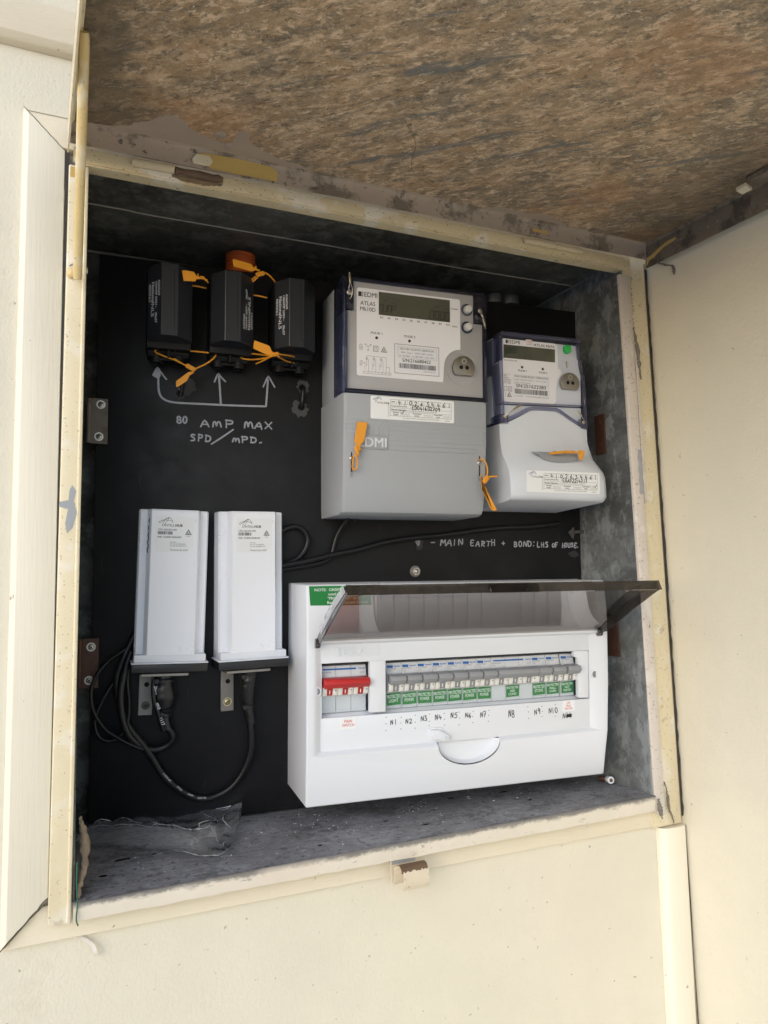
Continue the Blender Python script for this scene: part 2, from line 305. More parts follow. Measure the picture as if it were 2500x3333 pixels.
# ------------------------------------------------------------------ geometry helpers (millimetres: u right, n out towards the viewer, v up)
PANEL = Matrix.Translation((.0202, .1643, .004)) @ Euler((.0427, .0102, -.0929), 'XYZ').to_matrix().to_4x4()
WORLD = Matrix.Identity(4)
ORG = {}
def V(p): return Vector((p[0] * .001, -p[1] * .001, p[2] * .001))
def tag(o, label, cat, group=None):
    o['label'] = label; o['category'] = cat
    if group: o['group'] = group
    return o
def thing(name, label, cat, org=(0, 0, 0), group=None, frame=PANEL, rot=None):
    o = bpy.data.objects.new(name, None); COL.objects.link(o); o.empty_display_size = .01
    m = frame @ Matrix.Translation(V(org))
    if rot: m = m @ Euler(tuple(R(a) for a in rot), 'XYZ').to_matrix().to_4x4()
    o.matrix_world = m; ORG[o.name] = org
    return tag(o, label, cat, group)
class MB:
    def __init__(s): s.b = bmesh.new()
    def quad(s, *p):
        return s.b.faces.new([s.b.verts.new(V(q)) for q in p])
    def box(s, u0, u1, n0, n1, v0, v1):
        p = [s.b.verts.new(V(q)) for q in ((u0, n0, v0), (u1, n0, v0), (u1, n1, v0), (u0, n1, v0), (u0, n0, v1), (u1, n0, v1), (u1, n1, v1), (u0, n1, v1))]
        for f in ((0, 1, 2, 3), (4, 5, 6, 7), (0, 1, 5, 4), (1, 2, 6, 5), (2, 3, 7, 6), (3, 0, 4, 7)): s.b.faces.new([p[i] for i in f])
        return s
    def loft(s, rings, caps=True, closed=True):
        rr = [[s.b.verts.new(V(q)) for q in r] for r in rings]; n = len(rr[0])
        for a, c in zip(rr, rr[1:]):
            for i in range(n if closed else n - 1): s.b.faces.new((a[i], a[(i + 1) % n], c[(i + 1) % n], c[i]))
        if caps: s.b.faces.new(rr[0]); s.b.faces.new(rr[-1])
        return s
    def prism(s, pts, axis, a, b):
        f = {'n': lambda q, t: (q[0], t, q[1]), 'u': lambda q, t: (t, q[0], q[1]), 'v': lambda q, t: (q[0], q[1], t)}[axis]
        return s.loft([[f(q, a) for q in pts], [f(q, b) for q in pts]])
    def cyl(s, c, d, r, l, seg=16, r2=None, caps=True):
        c = Vector(c); d = Vector(d).normalized(); x = d.orthogonal().normalized(); y = d.cross(x); r2 = r if r2 is None else r2
        rg = lambda o, q: [tuple(o + x * math.cos(2 * math.pi * i / seg) * q + y * math.sin(2 * math.pi * i / seg) * q) for i in range(seg)]
        return s.loft([rg(c, r), rg(c + d * l, r2)], caps)
    def dome(s, c, d, r, h, seg=14):
        c = Vector(c); d = Vector(d).normalized(); x = d.orthogonal().normalized(); y = d.cross(x); rings = []
        for k in range(5):
            a = k / 4 * math.pi / 2 * .96; rr = r * math.cos(a); o = c + d * h * math.sin(a)
            rings.append([tuple(o + x * math.cos(2 * math.pi * i / seg) * rr + y * math.sin(2 * math.pi * i / seg) * rr) for i in range(seg)])
        return s.loft(rings)
    def ring(s, c, d, r0, r1, h, seg=20):
        c = Vector(c); d = Vector(d).normalized(); x = d.orthogonal().normalized(); y = d.cross(x)
        rg = lambda o, q: [tuple(o + x * math.cos(2 * math.pi * i / seg) * q + y * math.sin(2 * math.pi * i / seg) * q) for i in range(seg)]
        rs = [rg(c, r1), rg(c + d * h, r1), rg(c + d * h, r0), rg(c, r0), rg(c, r1)]
        return s.loft(rs, False)
    def tube(s, pts, r, seg=10, flat=1.0):
        pts = [Vector(p) for p in pts]; rings = []; pr = None
        for i, p in enumerate(pts):
            t = (pts[min(i + 1, len(pts) - 1)] - pts[max(i - 1, 0)]).normalized()
            x = t.orthogonal().normalized() if pr is None else (pr - t * pr.dot(t)).normalized()
            pr = x; y = t.cross(x); q = r[i] if isinstance(r, (list, tuple)) else r
            rings.append([tuple(p + x * math.cos(2 * math.pi * k / seg) * q * flat + y * math.sin(2 * math.pi * k / seg) * q) for k in range(seg)])
        return s.loft(rings)
    def poly(s, pts, n): s.quad(*[(p[0], n, p[1]) for p in pts]); return s
    def stroke(s, pts, w, org=(0, 0, 0), ex=(1, 0, 0), ey=(0, 0, 1)):
        o = Vector(org); ex = Vector(ex); ey = Vector(ey); P = [Vector((p[0], p[1])) for p in pts]
        if len(P) == 1: P = [P[0] - Vector((w * .3, 0)), P[0] + Vector((w * .3, 0))]
        L = []
        for i, p in enumerate(P):
            t = (P[min(i + 1, len(P) - 1)] - P[max(i - 1, 0)])
            if t.length < 1e-6: t = Vector((1, 0))
            t.normalize(); nn = Vector((-t.y, t.x)); e = t * (w * .35) * (-1 if i == 0 else (1 if i == len(P) - 1 else 0))
            k = w * .5 * (.8 if i in (0, len(P) - 1) else 1)
            L.append((p + e + nn * k, p + e - nn * k))
        vs = [[s.b.verts.new(V(tuple(o + ex * q.x + ey * q.y))) for q in pr] for pr in L]
        for a, c in zip(vs, vs[1:]): s.b.faces.new((a[0], a[1], c[1], c[0]))
        return s
    def text(s, st, org, h, ex=(1, 0, 0), ey=(0, 0, 1), align='l', width=None, shear=0, bold=0):
        if bold and any(c in st for c in 'MNWVAK4'):      # heavier letters by double striking
            e = Vector(ex) * (bold * h * 1.1); nn = Vector(ex).cross(Vector(ey)); nn = Vector((0, .012, 0)) if abs(nn.y) > .2 else Vector((0, 0, 0))
            s.text(st, tuple(Vector(org) - e), h, ex, ey, align, width, shear); return s.text(st, tuple(Vector(org) + e + nn), h, ex, ey, align, width, shear)
        vs, fs, wd = glyphs(st, bold); k = h / CAP; sx = k if width is None else width / max(wd, 1e-6)
        o = Vector(org); ex = Vector(ex); ey = Vector(ey); off = {'l': 0, 'c': -wd * sx / 2, 'r': -wd * sx}[align]
        nv = [s.b.verts.new(V(tuple(o + ex * (off + x * sx + y * k * shear) + ey * (y * k)))) for x, y in vs]
        for f in fs:
            try: s.b.faces.new([nv[i] for i in f])
            except ValueError: pass
        return s
    def build(s, name, mat, parent=None, bevel=0, seg=2, smooth=38, recalc=True, org=None, label=None):
        b = s.b
        if recalc: bmesh.ops.recalc_face_normals(b, faces=b.faces)
        if bevel:
            ed = [e for e in b.edges if len(e.link_faces) == 2 and e.calc_face_angle(0) > R(28)]
            bmesh.ops.bevel(b, geom=ed, offset=bevel * .001, segments=seg, profile=.5, affect='EDGES', clamp_overlap=True)
        og = org if org is not None else (ORG.get(parent.name, (0, 0, 0)) if parent else (0, 0, 0))
        bmesh.ops.translate(b, verts=b.verts, vec=-V(og))
        me = bpy.data.meshes.new(name); b.to_mesh(me); b.free()
        me.polygons.foreach_set('use_smooth', [True] * len(me.polygons))
        me.set_sharp_from_angle(angle=R(smooth))
        me.materials.append(M[mat] if isinstance(mat, str) else mat)
        o = bpy.data.objects.new(name, me); COL.objects.link(o)
        if parent: o.parent = parent
        ORG[o.name] = og
        if label: o['label'] = label
        return o
def single(mb, name, mat, label, cat, org, group=None, frame=PANEL, **k):   # a thing that is one mesh
    o = mb.build(name, mat, None, org=org, **k); o.matrix_world = frame @ Matrix.Translation(V(org))
    return tag(o, label, cat, group)
def copy_tree(o, parent=None):
    c = o.copy(); COL.objects.link(c); ORG[c.name] = ORG[o.name]
    if parent: c.parent = parent
    for ch in list(o.children): copy_tree(ch, c)
    return c
_g = {}
def glyphs(st, bold=0):
    if (st, bold) not in _g:
        cu = bpy.data.curves.new('lettering', 'FONT'); cu.body = st; cu.size = 1; cu.resolution_u = 3; cu.offset = bold
        ob = bpy.data.objects.new('lettering', cu); me = bpy.data.meshes.new_from_object(ob)
        vs = [(v.co.x, v.co.y) for v in me.vertices]; fs = [tuple(p.vertices) for p in me.polygons]
        x0 = min([v[0] for v in vs], default=0); wd = max([v[0] for v in vs], default=0) - x0
        _g[(st, bold)] = ([(x - x0, y) for x, y in vs], fs, wd)
        bpy.data.objects.remove(ob); bpy.data.meshes.remove(me); bpy.data.curves.remove(cu)
    return _g[(st, bold)]
CAP = max(v[1] for v in glyphs('H')[0])
def smooth(pts, k=6):
    P = [Vector(p) for p in pts]; out = []
    for i in range(len(P) - 1):
        a, b, c, d = P[max(i - 1, 0)], P[i], P[i + 1], P[min(i + 2, len(P) - 1)]
        for j in range(k):
            t = j / k; out.append(.5 * (2 * b + (c - a) * t + (2 * a - 5 * b + 4 * c - d) * t * t + (3 * b - a - 3 * c + d) * t ** 3))
    return [tuple(q) for q in out] + [tuple(P[-1])]
def arc(cx, cy, r, a0, a1, n=10, ry=None):
    ry = r if ry is None else ry
    return [(cx + r * math.cos(R(a0 + (a1 - a0) * i / n)), cy + ry * math.sin(R(a0 + (a1 - a0) * i / n))) for i in range(n + 1)]
def rrect(x0, x1, y0, y1, r, n=4):
    return arc(x1 - r, y1 - r, r, 0, 90, n) + arc(x0 + r, y1 - r, r, 90, 180, n) + arc(x0 + r, y0 + r, r, 180, 270, n) + arc(x1 - r, y0 + r, r, 270, 360, n)
def frame_lines(mb, x0, x1, y0, y1, w, n):
    for st in ([(x0, y0), (x1, y0)], [(x0, y1), (x1, y1)], [(x0, y0), (x0, y1)], [(x1, y0), (x1, y1)]): mb.stroke(st, w, (0, n, 0))
HW = {  # hand lettering, unit box .7 x 1
 '0': [arc(.35, .5, .3, 90, 450, 12, .48)], '1': [[(.3, 1), (.33, 0)]], '2': [[(.05, .8), (.3, 1), (.6, .8), (.45, .45), (.05, .02), (.68, .05)]],
 '3': [[(.08, .95), (.5, .97), (.3, .58), (.6, .4), (.5, .05), (.05, .08)]], '4': [[(.25, 1), (.1, .4), (.65, .42)], [(.5, .75), (.48, 0)]],
 '5': [[(.6, .98), (.15, .95), (.1, .58), (.5, .6), (.6, .25), (.35, 0), (.05, .1)]], '6': [[(.5, 1), (.15, .55), (.1, .2), (.35, .0), (.6, .2), (.45, .45), (.12, .3)]],
 '7': [[(.05, .95), (.62, .97), (.25, 0)], [(.2, .5), (.55, .5)]], '8': [arc(.35, .74, .22, -90, 270, 10, .25), arc(.35, .24, .28, 90, 450, 10, .25)],
 '9': [[(.55, .75), (.35, .98), (.1, .75), (.3, .5), (.58, .75), (.55, 0)]], 'A': [[(0, 0), (.35, 1), (.65, 0)], [(.12, .38), (.58, .38)]],
 'B': [[(.08, 0), (.08, 1)], [(.08, .97), (.5, .85), (.45, .58), (.1, .52), (.6, .35), (.5, .05), (.08, .02)]], 'D': [[(.08, 0), (.1, 1)], [(.0, .97), (.5, .85), (.62, .45), (.45, .08), (.05, .02)]],
 'E': [[(.6, .98), (.08, .98), (.08, .02), (.6, .05)], [(.08, .52), (.45, .54)]], 'F': [[(.6, .98), (.08, .96), (.08, 0)], [(.08, .52), (.45, .54)]],
 'H': [[(.08, 0), (.08, 1)], [(.58, 0), (.58, 1)], [(.08, .5), (.58, .52)]], 'I': [[(.3, 0), (.3, 1)]], 'L': [[(.1, 1), (.1, .02), (.6, .05)]],
 'm': [[(0, 0), (.06, .62), (.2, .7), (.3, .12), (.36, .6), (.55, .7), (.66, .02)]],
 'M': [[(0, 0), (.1, .95), (.35, .4), (.6, .95), (.7, 0)]], 'N': [[(.05, 0), (.1, 1), (.55, .05), (.6, 1)]], 'O': [arc(.35, .5, .3, 100, 460, 12, .46)],
 'P': [[(.1, 0), (.1, 1)], [(.05, .95), (.5, .9), (.5, .55), (.1, .45)]], 'R': [[(.1, 0), (.1, 1)], [(.05, .95), (.5, .9), (.5, .58), (.1, .48), (.6, 0)]],
 'S': [[(.6, .9), (.3, 1), (.1, .75), (.5, .45), (.5, .12), (.05, .05)]], 'T': [[(0, .97), (.65, .97)], [(.33, .97), (.32, 0)]], 'U': [[(.05, 1), (.08, .2), (.3, 0), (.55, .2), (.58, 1)]],
 'X': [[(.05, 0), (.6, 1)], [(.05, 1), (.6, 0)]], '+': [[(.1, .5), (.6, .5)], [(.35, .2), (.35, .8)]], '-': [[(.05, .5), (.6, .55)]], '.': [[(.1, .02)]], ':': [[(.2, .15)], [(.2, .75)]],
 'a': [[(.5, .5), (.2, .55), (.08, .2), (.3, 0), (.52, .3), (.55, 0)]], 'd': [[(.5, .5), (.15, .5), (.1, .1), (.5, .1)], [(.52, 1), (.55, 0)]], 'e': [[(.1, .3), (.55, .35), (.3, .6), (.08, .25), (.5, .02)]],
 'l': [[(.25, 1), (.28, 0)]], 'n': [[(.1, .55), (.1, 0)], [(.1, .4), (.4, .55), (.5, 0)]], 'o': [arc(.3, .28, .22, 90, 450, 9, .27)], 'p': [[(.1, .55), (.1, -.4)], [(.1, .5), (.5, .4), (.1, .05)]],
 'r': [[(.1, .55), (.12, 0)], [(.12, .4), (.45, .55)]], 's': [[(.45, .5), (.15, .5), (.45, .2), (.1, .02)]], 't': [[(.3, .9), (.3, 0)], [(.08, .6), (.55, .62)]], 'u': [[(.1, .55), (.15, .02), (.48, .1)], [(.5, .55), (.52, 0)]], 'C': [[(.6, .85), (.3, 1), (.05, .5), (.3, 0), (.6, .12)]],
}
def hand(mb, st, u, v, h, n, w, pitch=.85, slope=0, jit=.075, width=None):
    x = u; step = pitch * h if width is None else width / max(len(st) - .2, 1); zz = 0
    for ch in st:
        if ch == ' ': x += step * .8; continue
        hh = h * (1 + random.uniform(-jit, jit) * 2); dv = random.uniform(-jit, jit) * h; kx = step / .85 * random.uniform(.86, 1.08); ro = random.uniform(-.10, .16)
        for s in HW[ch]:
            pts = [(x + p[0] * kx + p[1] * hh * ro, v + (x - u) * slope + dv + p[1] * hh - p[0] * kx * ro * .6) for p in s]
            if len(pts) > 2: pts = [(q[0], q[1]) for q in smooth([(p[0], p[1], 0) for p in pts], 3)]
            zz += 1; mb.stroke(pts, w, (0, n + .004 * zz, 0))
        x += step
    return mb
def screw_parts(parent, c, d, r, mat='zinc', washer=None, slot='cross', name='screw'):
    c = Vector(c); d = Vector(d).normalized(); m = MB()
    m.cyl(c, d, r * (washer or 1.0), .5, 18); m.dome(c + d * .5, d, r, r * .42, 16); o = m.build(name, mat, parent)
    x = d.orthogonal().normalized(); y = d.cross(x); m = MB(); t = c + d * (.5 + r * .40)
    for a, b in (((x, y),) if slot == 'slot' else ((x, y), (y, x))):
        q = [t + a * s1 * r * .62 + b * s2 * r * .11 for s1, s2 in ((-1, -1), (1, -1), (1, 1), (-1, 1))]
        m.loft([[tuple(p) for p in q], [tuple(p + d * .12) for p in q]])
    m.build('slot', 'void', o); return o

# ================================================================== SETTING
m = MB(); m.quad((-30000, -20000, -1100), (30000, -20000, -1100), (30000, 40000, -1100), (-30000, 40000, -1100))
g = m.build('ground', 'ground'); g['kind'] = 'structure'

def lean(v, top, bot, v0=-30., v1=620.): return bot + (top - bot) * (v - v0) / (v1 - v0)
# ------------------------------------------------------------------ house wall with its timber surround
house = thing('house_wall', 'cream textured house wall with the timber framed opening that holds the open meter box', 'wall', (0, 0, 0), None, WORLD); house['kind'] = 'thing'
m = MB(); N0, N1 = -110, -9
m.box(-3000, -1.8, N0, N1, -1100, 1500); m.box(-1.8, 646, N0, N1, 626, 1500); m.box(-1.8, 660, N0, N1, -1100, -2); m.box(601.8, 700, N0, N1, -2, 626)
m.build('wall_sheet', 'wall', house)
m = MB(); m.loft([[(x, n, v) for n, v in ((-9, 712), (-2, 714), (2, 720), (2.5, 735), (2, 752), (-9, 757))] for x in (-3000, 643)])
m.build('cover_batten', 'rail', house, 1.0)
# left stile, mitred top and bottom, leaning a little with the old frame
def stile(outer_t, outer_b, inner_t, inner_b, bev=4.5):
    mm = MB(); prof = lambda o, i, vo, vi: [(o, -9, vo), (o + .4, -3, vo), (o + bev, 0, vo + (vi - vo) * bev / max(abs(i - o), 1)), (i - .8, 0, vi), (i, -1, vi), (i, -9, vi)]
    return mm.loft([prof(outer_t, inner_t, 655, 622), prof(outer_t * .5 + outer_b * .5, inner_t * .5 + inner_b * .5, 313, 313), prof(outer_b, inner_b, -28.5, 4.5)])
stile(-48, -52.6, -14.2, -18.6).build('stile', 'board', house, .4, 1)
m = MB(); pr = lambda x0, x1, v0, v1: None
m.loft([[(-48 + (645 - (-48)) * 0 + dx, n, v) for dx, n, v in ((0, -9, 656.2), (4, -2.5, 652.5), (8, -1.0, 648), (30.5, -1.0, 625), (32, -9, 623.5))],
        [(643, n, v) for n, v in ((-9, 656.2), (-2.5, 652.5), (-1.0, 648), (-1.0, 625), (-9, 623.5))]])
m.build('head_rail', 'rail', house, .4, 1)
m = MB(); m.stroke([(-46 + 34.5 * i, 656.9 + .25 * math.sin(i * 1.9)) for i in range(21)], 1.0, (0, -8.8, 0)); m.build('shadow_line', 'rail_shadow', house, recalc=False)  # thin brown stroke painted as the soft shadow along the rail's top edge
m = MB()
m.loft([[(-53.2, -9, -31.2), (-50.8, -3, -29.0), (-48.6, -3.6, -27), (-33, -3.6, -11), (-23, -3.6, -2.2), (-23, -9, -2.2)],
        [(140, -9, -31.5), (140, -3, -30.4), (140, -3.6, -28), (140, -3.6, -11), (140, -3.6, -2.2), (140, -9, -2.2)],
        [(425, -9, -35), (425, -3, -33.6), (425, -3.6, -31), (425, -3.6, -15), (425, -3.6, -2.2), (425, -9, -2.2)],
        [(628, -9, -38.2), (628, -3, -37), (628, -3.6, -34), (622, -3.6, -22), (602, -3.6, -2.2), (602, -9, -2.2)]])
m.build('sill_rail', 'rail', house, .5, 1)
m = MB()
m.loft([[(600, -9, 4), (613.5, -.8, 4), (600, -.8, 4)][:0] or [(lean(v, 600, 603), -9, v), (lean(v, 600, 603), -.9, v), (lean(v, 640, 645.5) - 1, -.9, v), (lean(v, 640, 645.5), -2, v), (lean(v, 640, 645.5), -9, v)] for v in (-37.5, 100, 300, 500, 640)])
m.build('stile', 'frame', house, .4, 1)
m = MB()
m.loft([[(612.8 + dv, -9, v), (612.8 + dv, -3, v), (617 + dv, 2.5, v), (630 + dv, 4.6, v), (645 + dv, 3.8, v), (648.6 + dv, .5, v), (648.6 + dv, -9, v)] for v, dv in ((-1100, .2), (-500, .1), (-245, -1.6), (-39.5, 0))])
m.build('corner_strip', 'board', house, .6, 1)
# ------------------------------------------------------------------ return wall on the right
ret = MB(); A = []
for n in (-9, 2000):
    A.append([(lean(v, 645.3, 650.2), n, v) for v in (-1100, -250, 0, 612, 1500)])
rr_ = A[0]; rr2 = A[1]
ret.loft([[*rr_, *[(780, -9, v[2]) for v in reversed(rr_)]], [*rr2, *[(780, 2000, v[2]) for v in reversed(rr2)]]])
single(ret, 'return_wall', 'wall', 'smooth cream return wall running towards the viewer on the right of the meter box', 'wall', (700, 0, 0), None, WORLD)
# ------------------------------------------------------------------ meter box shell
box = thing('meter_box', 'old galvanised steel meter box set in the wall, cream frame, brown door propped open overhead', 'meter box', (0, 0, 0), None, WORLD)
W, H, DEP = 600, 624, 200
m = MB(); m.box(-1.5, W + 1.5, -DEP - 1.5, -DEP, 0, H); m.build('back_sheet', 'galv_dark', box)
m = MB(); m.box(-1.5, 0, -DEP, 2, -1, H); m.build('side_sheet', 'galv_dark', box)
m = MB(); m.box(W, W + 1.5, -DEP, 2, -1, H); m.build('side_sheet', 'galv', box)
m = MB(); m.box(-1.5, W + 1.5, -DEP, 2, H, H + 1.5); m.build('top_sheet', 'galv_dark', box)
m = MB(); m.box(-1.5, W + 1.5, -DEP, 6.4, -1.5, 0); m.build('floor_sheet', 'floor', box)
m = MB(); pts = smooth([(3, -90, 623.4), (47, -91, 623.4), (69, -92.6, 623.4), (176, -92, 623.4), (400, -91, 623.4), (597, -86, 623.4)])
m.tube(pts, .75, 6); m.build('solder_seam', 'seam', box)
m = MB(); m.tube([(598.6, -60, 622.4), (598.6, -110, 622.4), (598.8, -199, 622.4)], [.6, 1.6, 1.6], 6); m.build('solder_seam', 'seam', box)
m = MB(); m.tube([(3, -198.6, 622), (300, -198.6, 622)], 1.5, 6); m.build('solder_seam', 'seam', box)
# folded front edges
m = MB(); m.box(-8, 611, 2, 6.5, 611.5, 624.5); m.build('top_flange', 'rail_top', box, .8)
m = MB(); m.box(-6, 613, -8, 5.6, 609.6, 611.3)
m.build('flange_return', 'rail_top', box, .3, 1)
m = MB()
def fl(v): return (lean(v, -11.4, -19.4), lean(v, 4.4, -2.6))
rings = []
for v in (-15.5, 100, 300, 500, 609):
    a, c = fl(v); rings.append([(a, -.3, v), (a, 2, v), (a + 1, 3, v), (c - 3, 3, v), (c - 2.6, 5, v), (c - .4, 5, v), (c, 4.2, v), (c, -.3, v)])
m.loft(rings); m.build('side_flange', 'frame', box, .3, 1)
m = MB(); rings = []
for v in (-22, 60, 200, 400, 604):
    a, c = lean(v, 595.2, 603.2), lean(v, 611, 617.3); rings.append([(a, -1, v), (a, 3.2, v), (a + 1, 4, v), (c - 1, 4, v), (c, 3, v), (c, -.3, v)])
m.loft(rings); m.build('side_flange', 'pale', box, .3, 1)
m = MB(); m.loft([[(lean(v, 612, 618), -.6, v), (lean(v, 612, 618), 3.5, v), (lean(v, 616, 621.5), 3.0, v), (lean(v, 616, 621.5), -.6, v)] for v in (330, 440, 520)])
m.build('edge_strip', 'pale', box, .3, 1)
m = MB(); rnd = random.Random(3)
xs = [-1 + i * 12.2 for i in range(50)]
bot = lambda x: -12.6 - 2.6 * x / 600 + rnd.uniform(-.5, .5)
m.loft([[(x, 6.2, -1.6), (x, 6.5, .15), (x, 9.0, -.1), (x, 10.2, -1.4), (x, 10.4, -6), (x, 9.6, b), (x, 7.4, b), (x, 7, -4)] for x in xs for b in (bot(x),)])
m.build('floor_lip', 'lip', box)
# dark gaps round the frame
m = MB(); rnd = random.Random(5); ln = []
for i in range(60):
    v = 622 - i * 10.3; x = lean(v, -13.0, -18.2); wv = .9 + rnd.random() * 1.1 + (2.4 if v > 585 else 0)
    ln.append((x, wv, v))
m.loft([[(x - wv * .5, -.25, v), (x + wv * .5, .1, v), (x + wv * .5, -.6, v)] for x, wv, v in ln]); m.build('frame_gap', 'gap', house)
m = MB(); rnd = random.Random(6)
m.loft([[(lean(v, 640.6, 646) , .2, v), (lean(v, 640.6, 646) + 1.3 + rnd.random() * 1.6, -.2, v), (lean(v, 640.6, 646), -1.5, v)] for v in [618 - i * 9 for i in range(73)]])
m.build('frame_gap', 'gap', house)
m = MB(); m.loft([[(648.6 + d, .4, v), (649.6 + d + .4 * math.sin(v), .4, v), (650 + d, -1, v)] for v, d in [(-40 - 12 * i, -.3 + i * .045) for i in range(30)]]); m.build('frame_gap', 'gap', house)
for a, b_ in (((-19.5, 5.0), (-52.4, -28.2)), ((-14.6, 622), (-47.5, 654.6))):
    m = MB(); rnd = random.Random(9); q = [(a[0] + (b_[0] - a[0]) * t / 14 + rnd.uniform(-.35, .35), a[1] + (b_[1] - a[1]) * t / 14 + rnd.uniform(-.35, .35)) for t in range(15)]
    m.stroke(q, .9 if b_[1] < 0 else .55, (0, .12, 0)); m.build('mitre_gap', 'gap', house, recalc=False)
# hinge barrels on the top rail
for (x0, xm, x1, ma, mb_) in ((39, 76, 119, 'rail_plain', 'rust'), (456, 497, 536, 'rail_plain', 'rail_plain')):
    rnd = random.Random(int(x0)); hb = MB()
    hb.tube([(x0, 9.5, 618.6), (x0 + 2, 9.8, 618.7), (xm - .6, 10, 619.4)], [3.0, 3.7, 3.7], 14); hb = hb.build('hinge_barrel', ma, box)
    q = MB(); q.tube([(xm + .6 + (x1 - xm) * t / 10, 9.6, 619 + rnd.uniform(-.4, .4)) for t in range(11)], [3.4 + rnd.uniform(-.6, .5) for _ in range(10)] + [2.2], 12); q.build('hinge_barrel', mb_, box)
m = MB(); rnd = random.Random(12)
m.poly([(74 + i * 2.4, 614 - 2.6 * math.sin(i * .18) + rnd.uniform(-.9, .6)) for i in range(20)] + [(120 - i * 2.4, 616.8) for i in range(20)], 6.65); m.build('rust_stain', 'stain', box, recalc=False)
m = MB(); m.poly([(-10.6, 598), (.6, 598), (.8, 607.5), (-10.4, 607.5)], 3.25); m.build('bare_patch', 'yellow_paint', box, recalc=False)
m = MB(); rnd = random.Random(8)
m.poly([(-5.5, 331), (-2.6, 326), (-4.4, 318), (-1.8, 308), (-5, 296), (-9.2, 291), (-10.6, 299), (-8.6, 311), (-15.5, 313), (-15.2, 317), (-8.4, 318), (-7.6, 327)], 3.3); m.build('bare_patch', 'meter_scuffed', box, recalc=False)
m = MB(); m.poly([(607 + .7 * math.sin(i), 392 - i * 2.1) for i in range(26)] + [(612.2 + .5 * math.cos(i), 340 + i * 2.1) for i in range(26)], 4.15); m.build('bare_patch', 'meter_scuffed', box, recalc=False)
# door, hinged at the top and propped a little below level
TH = -.03
def D(x, s, t): return (x, 9 + s * math.cos(TH) - t * math.sin(TH) * 0 , 625 + s * math.sin(TH) + t)
XL, XR, SD = -13.4, 635.0, 655
door = MB()
door.loft([[D(XL, 0, 18), D(XR, 0, 18), D(XR, 0, 19.5), D(XL, 0, 19.5)], [D(XL, SD, 18), D(XR, SD, 18), D(XR, SD, 19.5), D(XL, SD, 19.5)]])
door = door.build('door', 'door', box)
lipm = MB(); xs = [XL + (XR - XL) * i / 40 for i in range(41)]; rnd = random.Random(4)
lipm.loft([[D(x, 0, 0 + rnd.uniform(-.25, .25)), D(x, 1.5, 0), D(x, 1.8, 14.5), D(x, 3.4, 17.0), D(x, 7, 17.95), D(x, 0, 17.95)] for x in xs]); lipm.build('hinge_lip', 'door_lip', door)
lipm = MB(); lipm.loft([[D(XR - 1.5, s, -10), D(XR, s, -10), D(XR, s, 17.9), D(XR - 5.5, s, 17.9), D(XR - 2.2, s, 15.5)] for s in (0, SD * .3, SD)]); lipm.build('side_lip', 'door_lip_dirty', door)
lipm = MB(); lipm.loft([[D(XL + 1.5, s, -10), D(XL, s, -10), D(XL, s, 17.9), D(XL + 5.5, s, 17.9), D(XL + 2.2, s, 15.5)] for s in (2, SD * .3, SD)]); lipm.build('side_lip', 'frame', door)
lipm = MB(); lipm.loft([[D(x, SD, -10), D(x, SD - 1.5, -10), D(x, SD - 1.5, 17.9), D(x, SD, 17.9)] for x in (XL + 2, XR - 2)]); lipm.build('front_lip', 'door_lip', door)
m = MB(); rnd = random.Random(21)      # taupe overpaint that ran from the hinge edge onto the sheet
edge = [(3, 6), (12, 9), (30, 14), (40, 22), (52, 34), (66, 47), (74, 43), (84, 33), (96, 26), (108, 23), (121, 24), (124, 44), (131, 46), (137, 33), (146, 26), (160, 20), (178, 14), (196, 10), (212, 6)]
edge = [(p[0], p[1], 0) for p in edge]; edge = [(q[0] + rnd.uniform(-1.2, 1.2), q[1] + rnd.uniform(-1.6, 1.6)) for q in smooth(edge, 5)]
m.quad(*([D(x, s, 17.82) for x, s in edge] + [D(212, 4, 17.82), D(3, 4, 17.82)])); m.build('overpaint', 'taupe', door, recalc=False)
m = MB(); m.quad(*([D(x, s, 17.86) for x, s in ((398, 7), (418, 17), (446, 14), (470, 22), (500, 12), (512, 7))])); m.build('overpaint', 'taupe', door, recalc=False)
m = MB(); q = [(94, 12.5), (104, 15), (140, 16), (166, 15), (172, 10), (171, 1.5), (130, 1.0), (108, 1.0), (99, 6)]
m.quad(*[(x, 12.05 if t < 14 else 12.4, 625 + t) for x, t in q]); m.build('bare_patch', 'yellow_paint', door, recalc=False)
m = MB(); m.prism([(97, 2), (110, 2.4), (112, 9), (108, 13), (98, 12.4), (95, 7)], 'n', 11.2, 12.7) if False else m.loft([[(x, nn, 625 + t) for x, t in ((92, 2.5), (107, 3), (110, 8), (107, 13), (95, 12.4), (91, 7))] for nn in (11, 12.9)]); m.build('old_tab', 'frame', door, .5, 1)
for x, s in ((110.5, 33), (123, 17)):
    m = MB(); c = D(x, s, 17.9); m.cyl(c, (0, 0, -1), 5.6, .5, 22, 5.2); m.build('rivet', 'taupe', door, .2, 1)
m = MB(); m.loft([[D(XR - 30, s, 17), D(XR - 13, s, 17), D(XR - 13, s, 14 - b), D(XR - 30, s, 14 - b)] for s, b in ((168, 0), (171, 3), (200, 4), (203, 1))]); m.build('latch_clip', 'door_lip_dirty', door, .6, 1)
m = MB(); m.loft([[D(XR - 34, s, 10), D(XR - 25, s, 7), D(XR - 25, s, 4), D(XR - 34, s, 6)] for s in (158, 170)]); m.build('latch_tongue', 'rusty_cream', door, .5, 1)
m = MB(); rnd = random.Random(14)
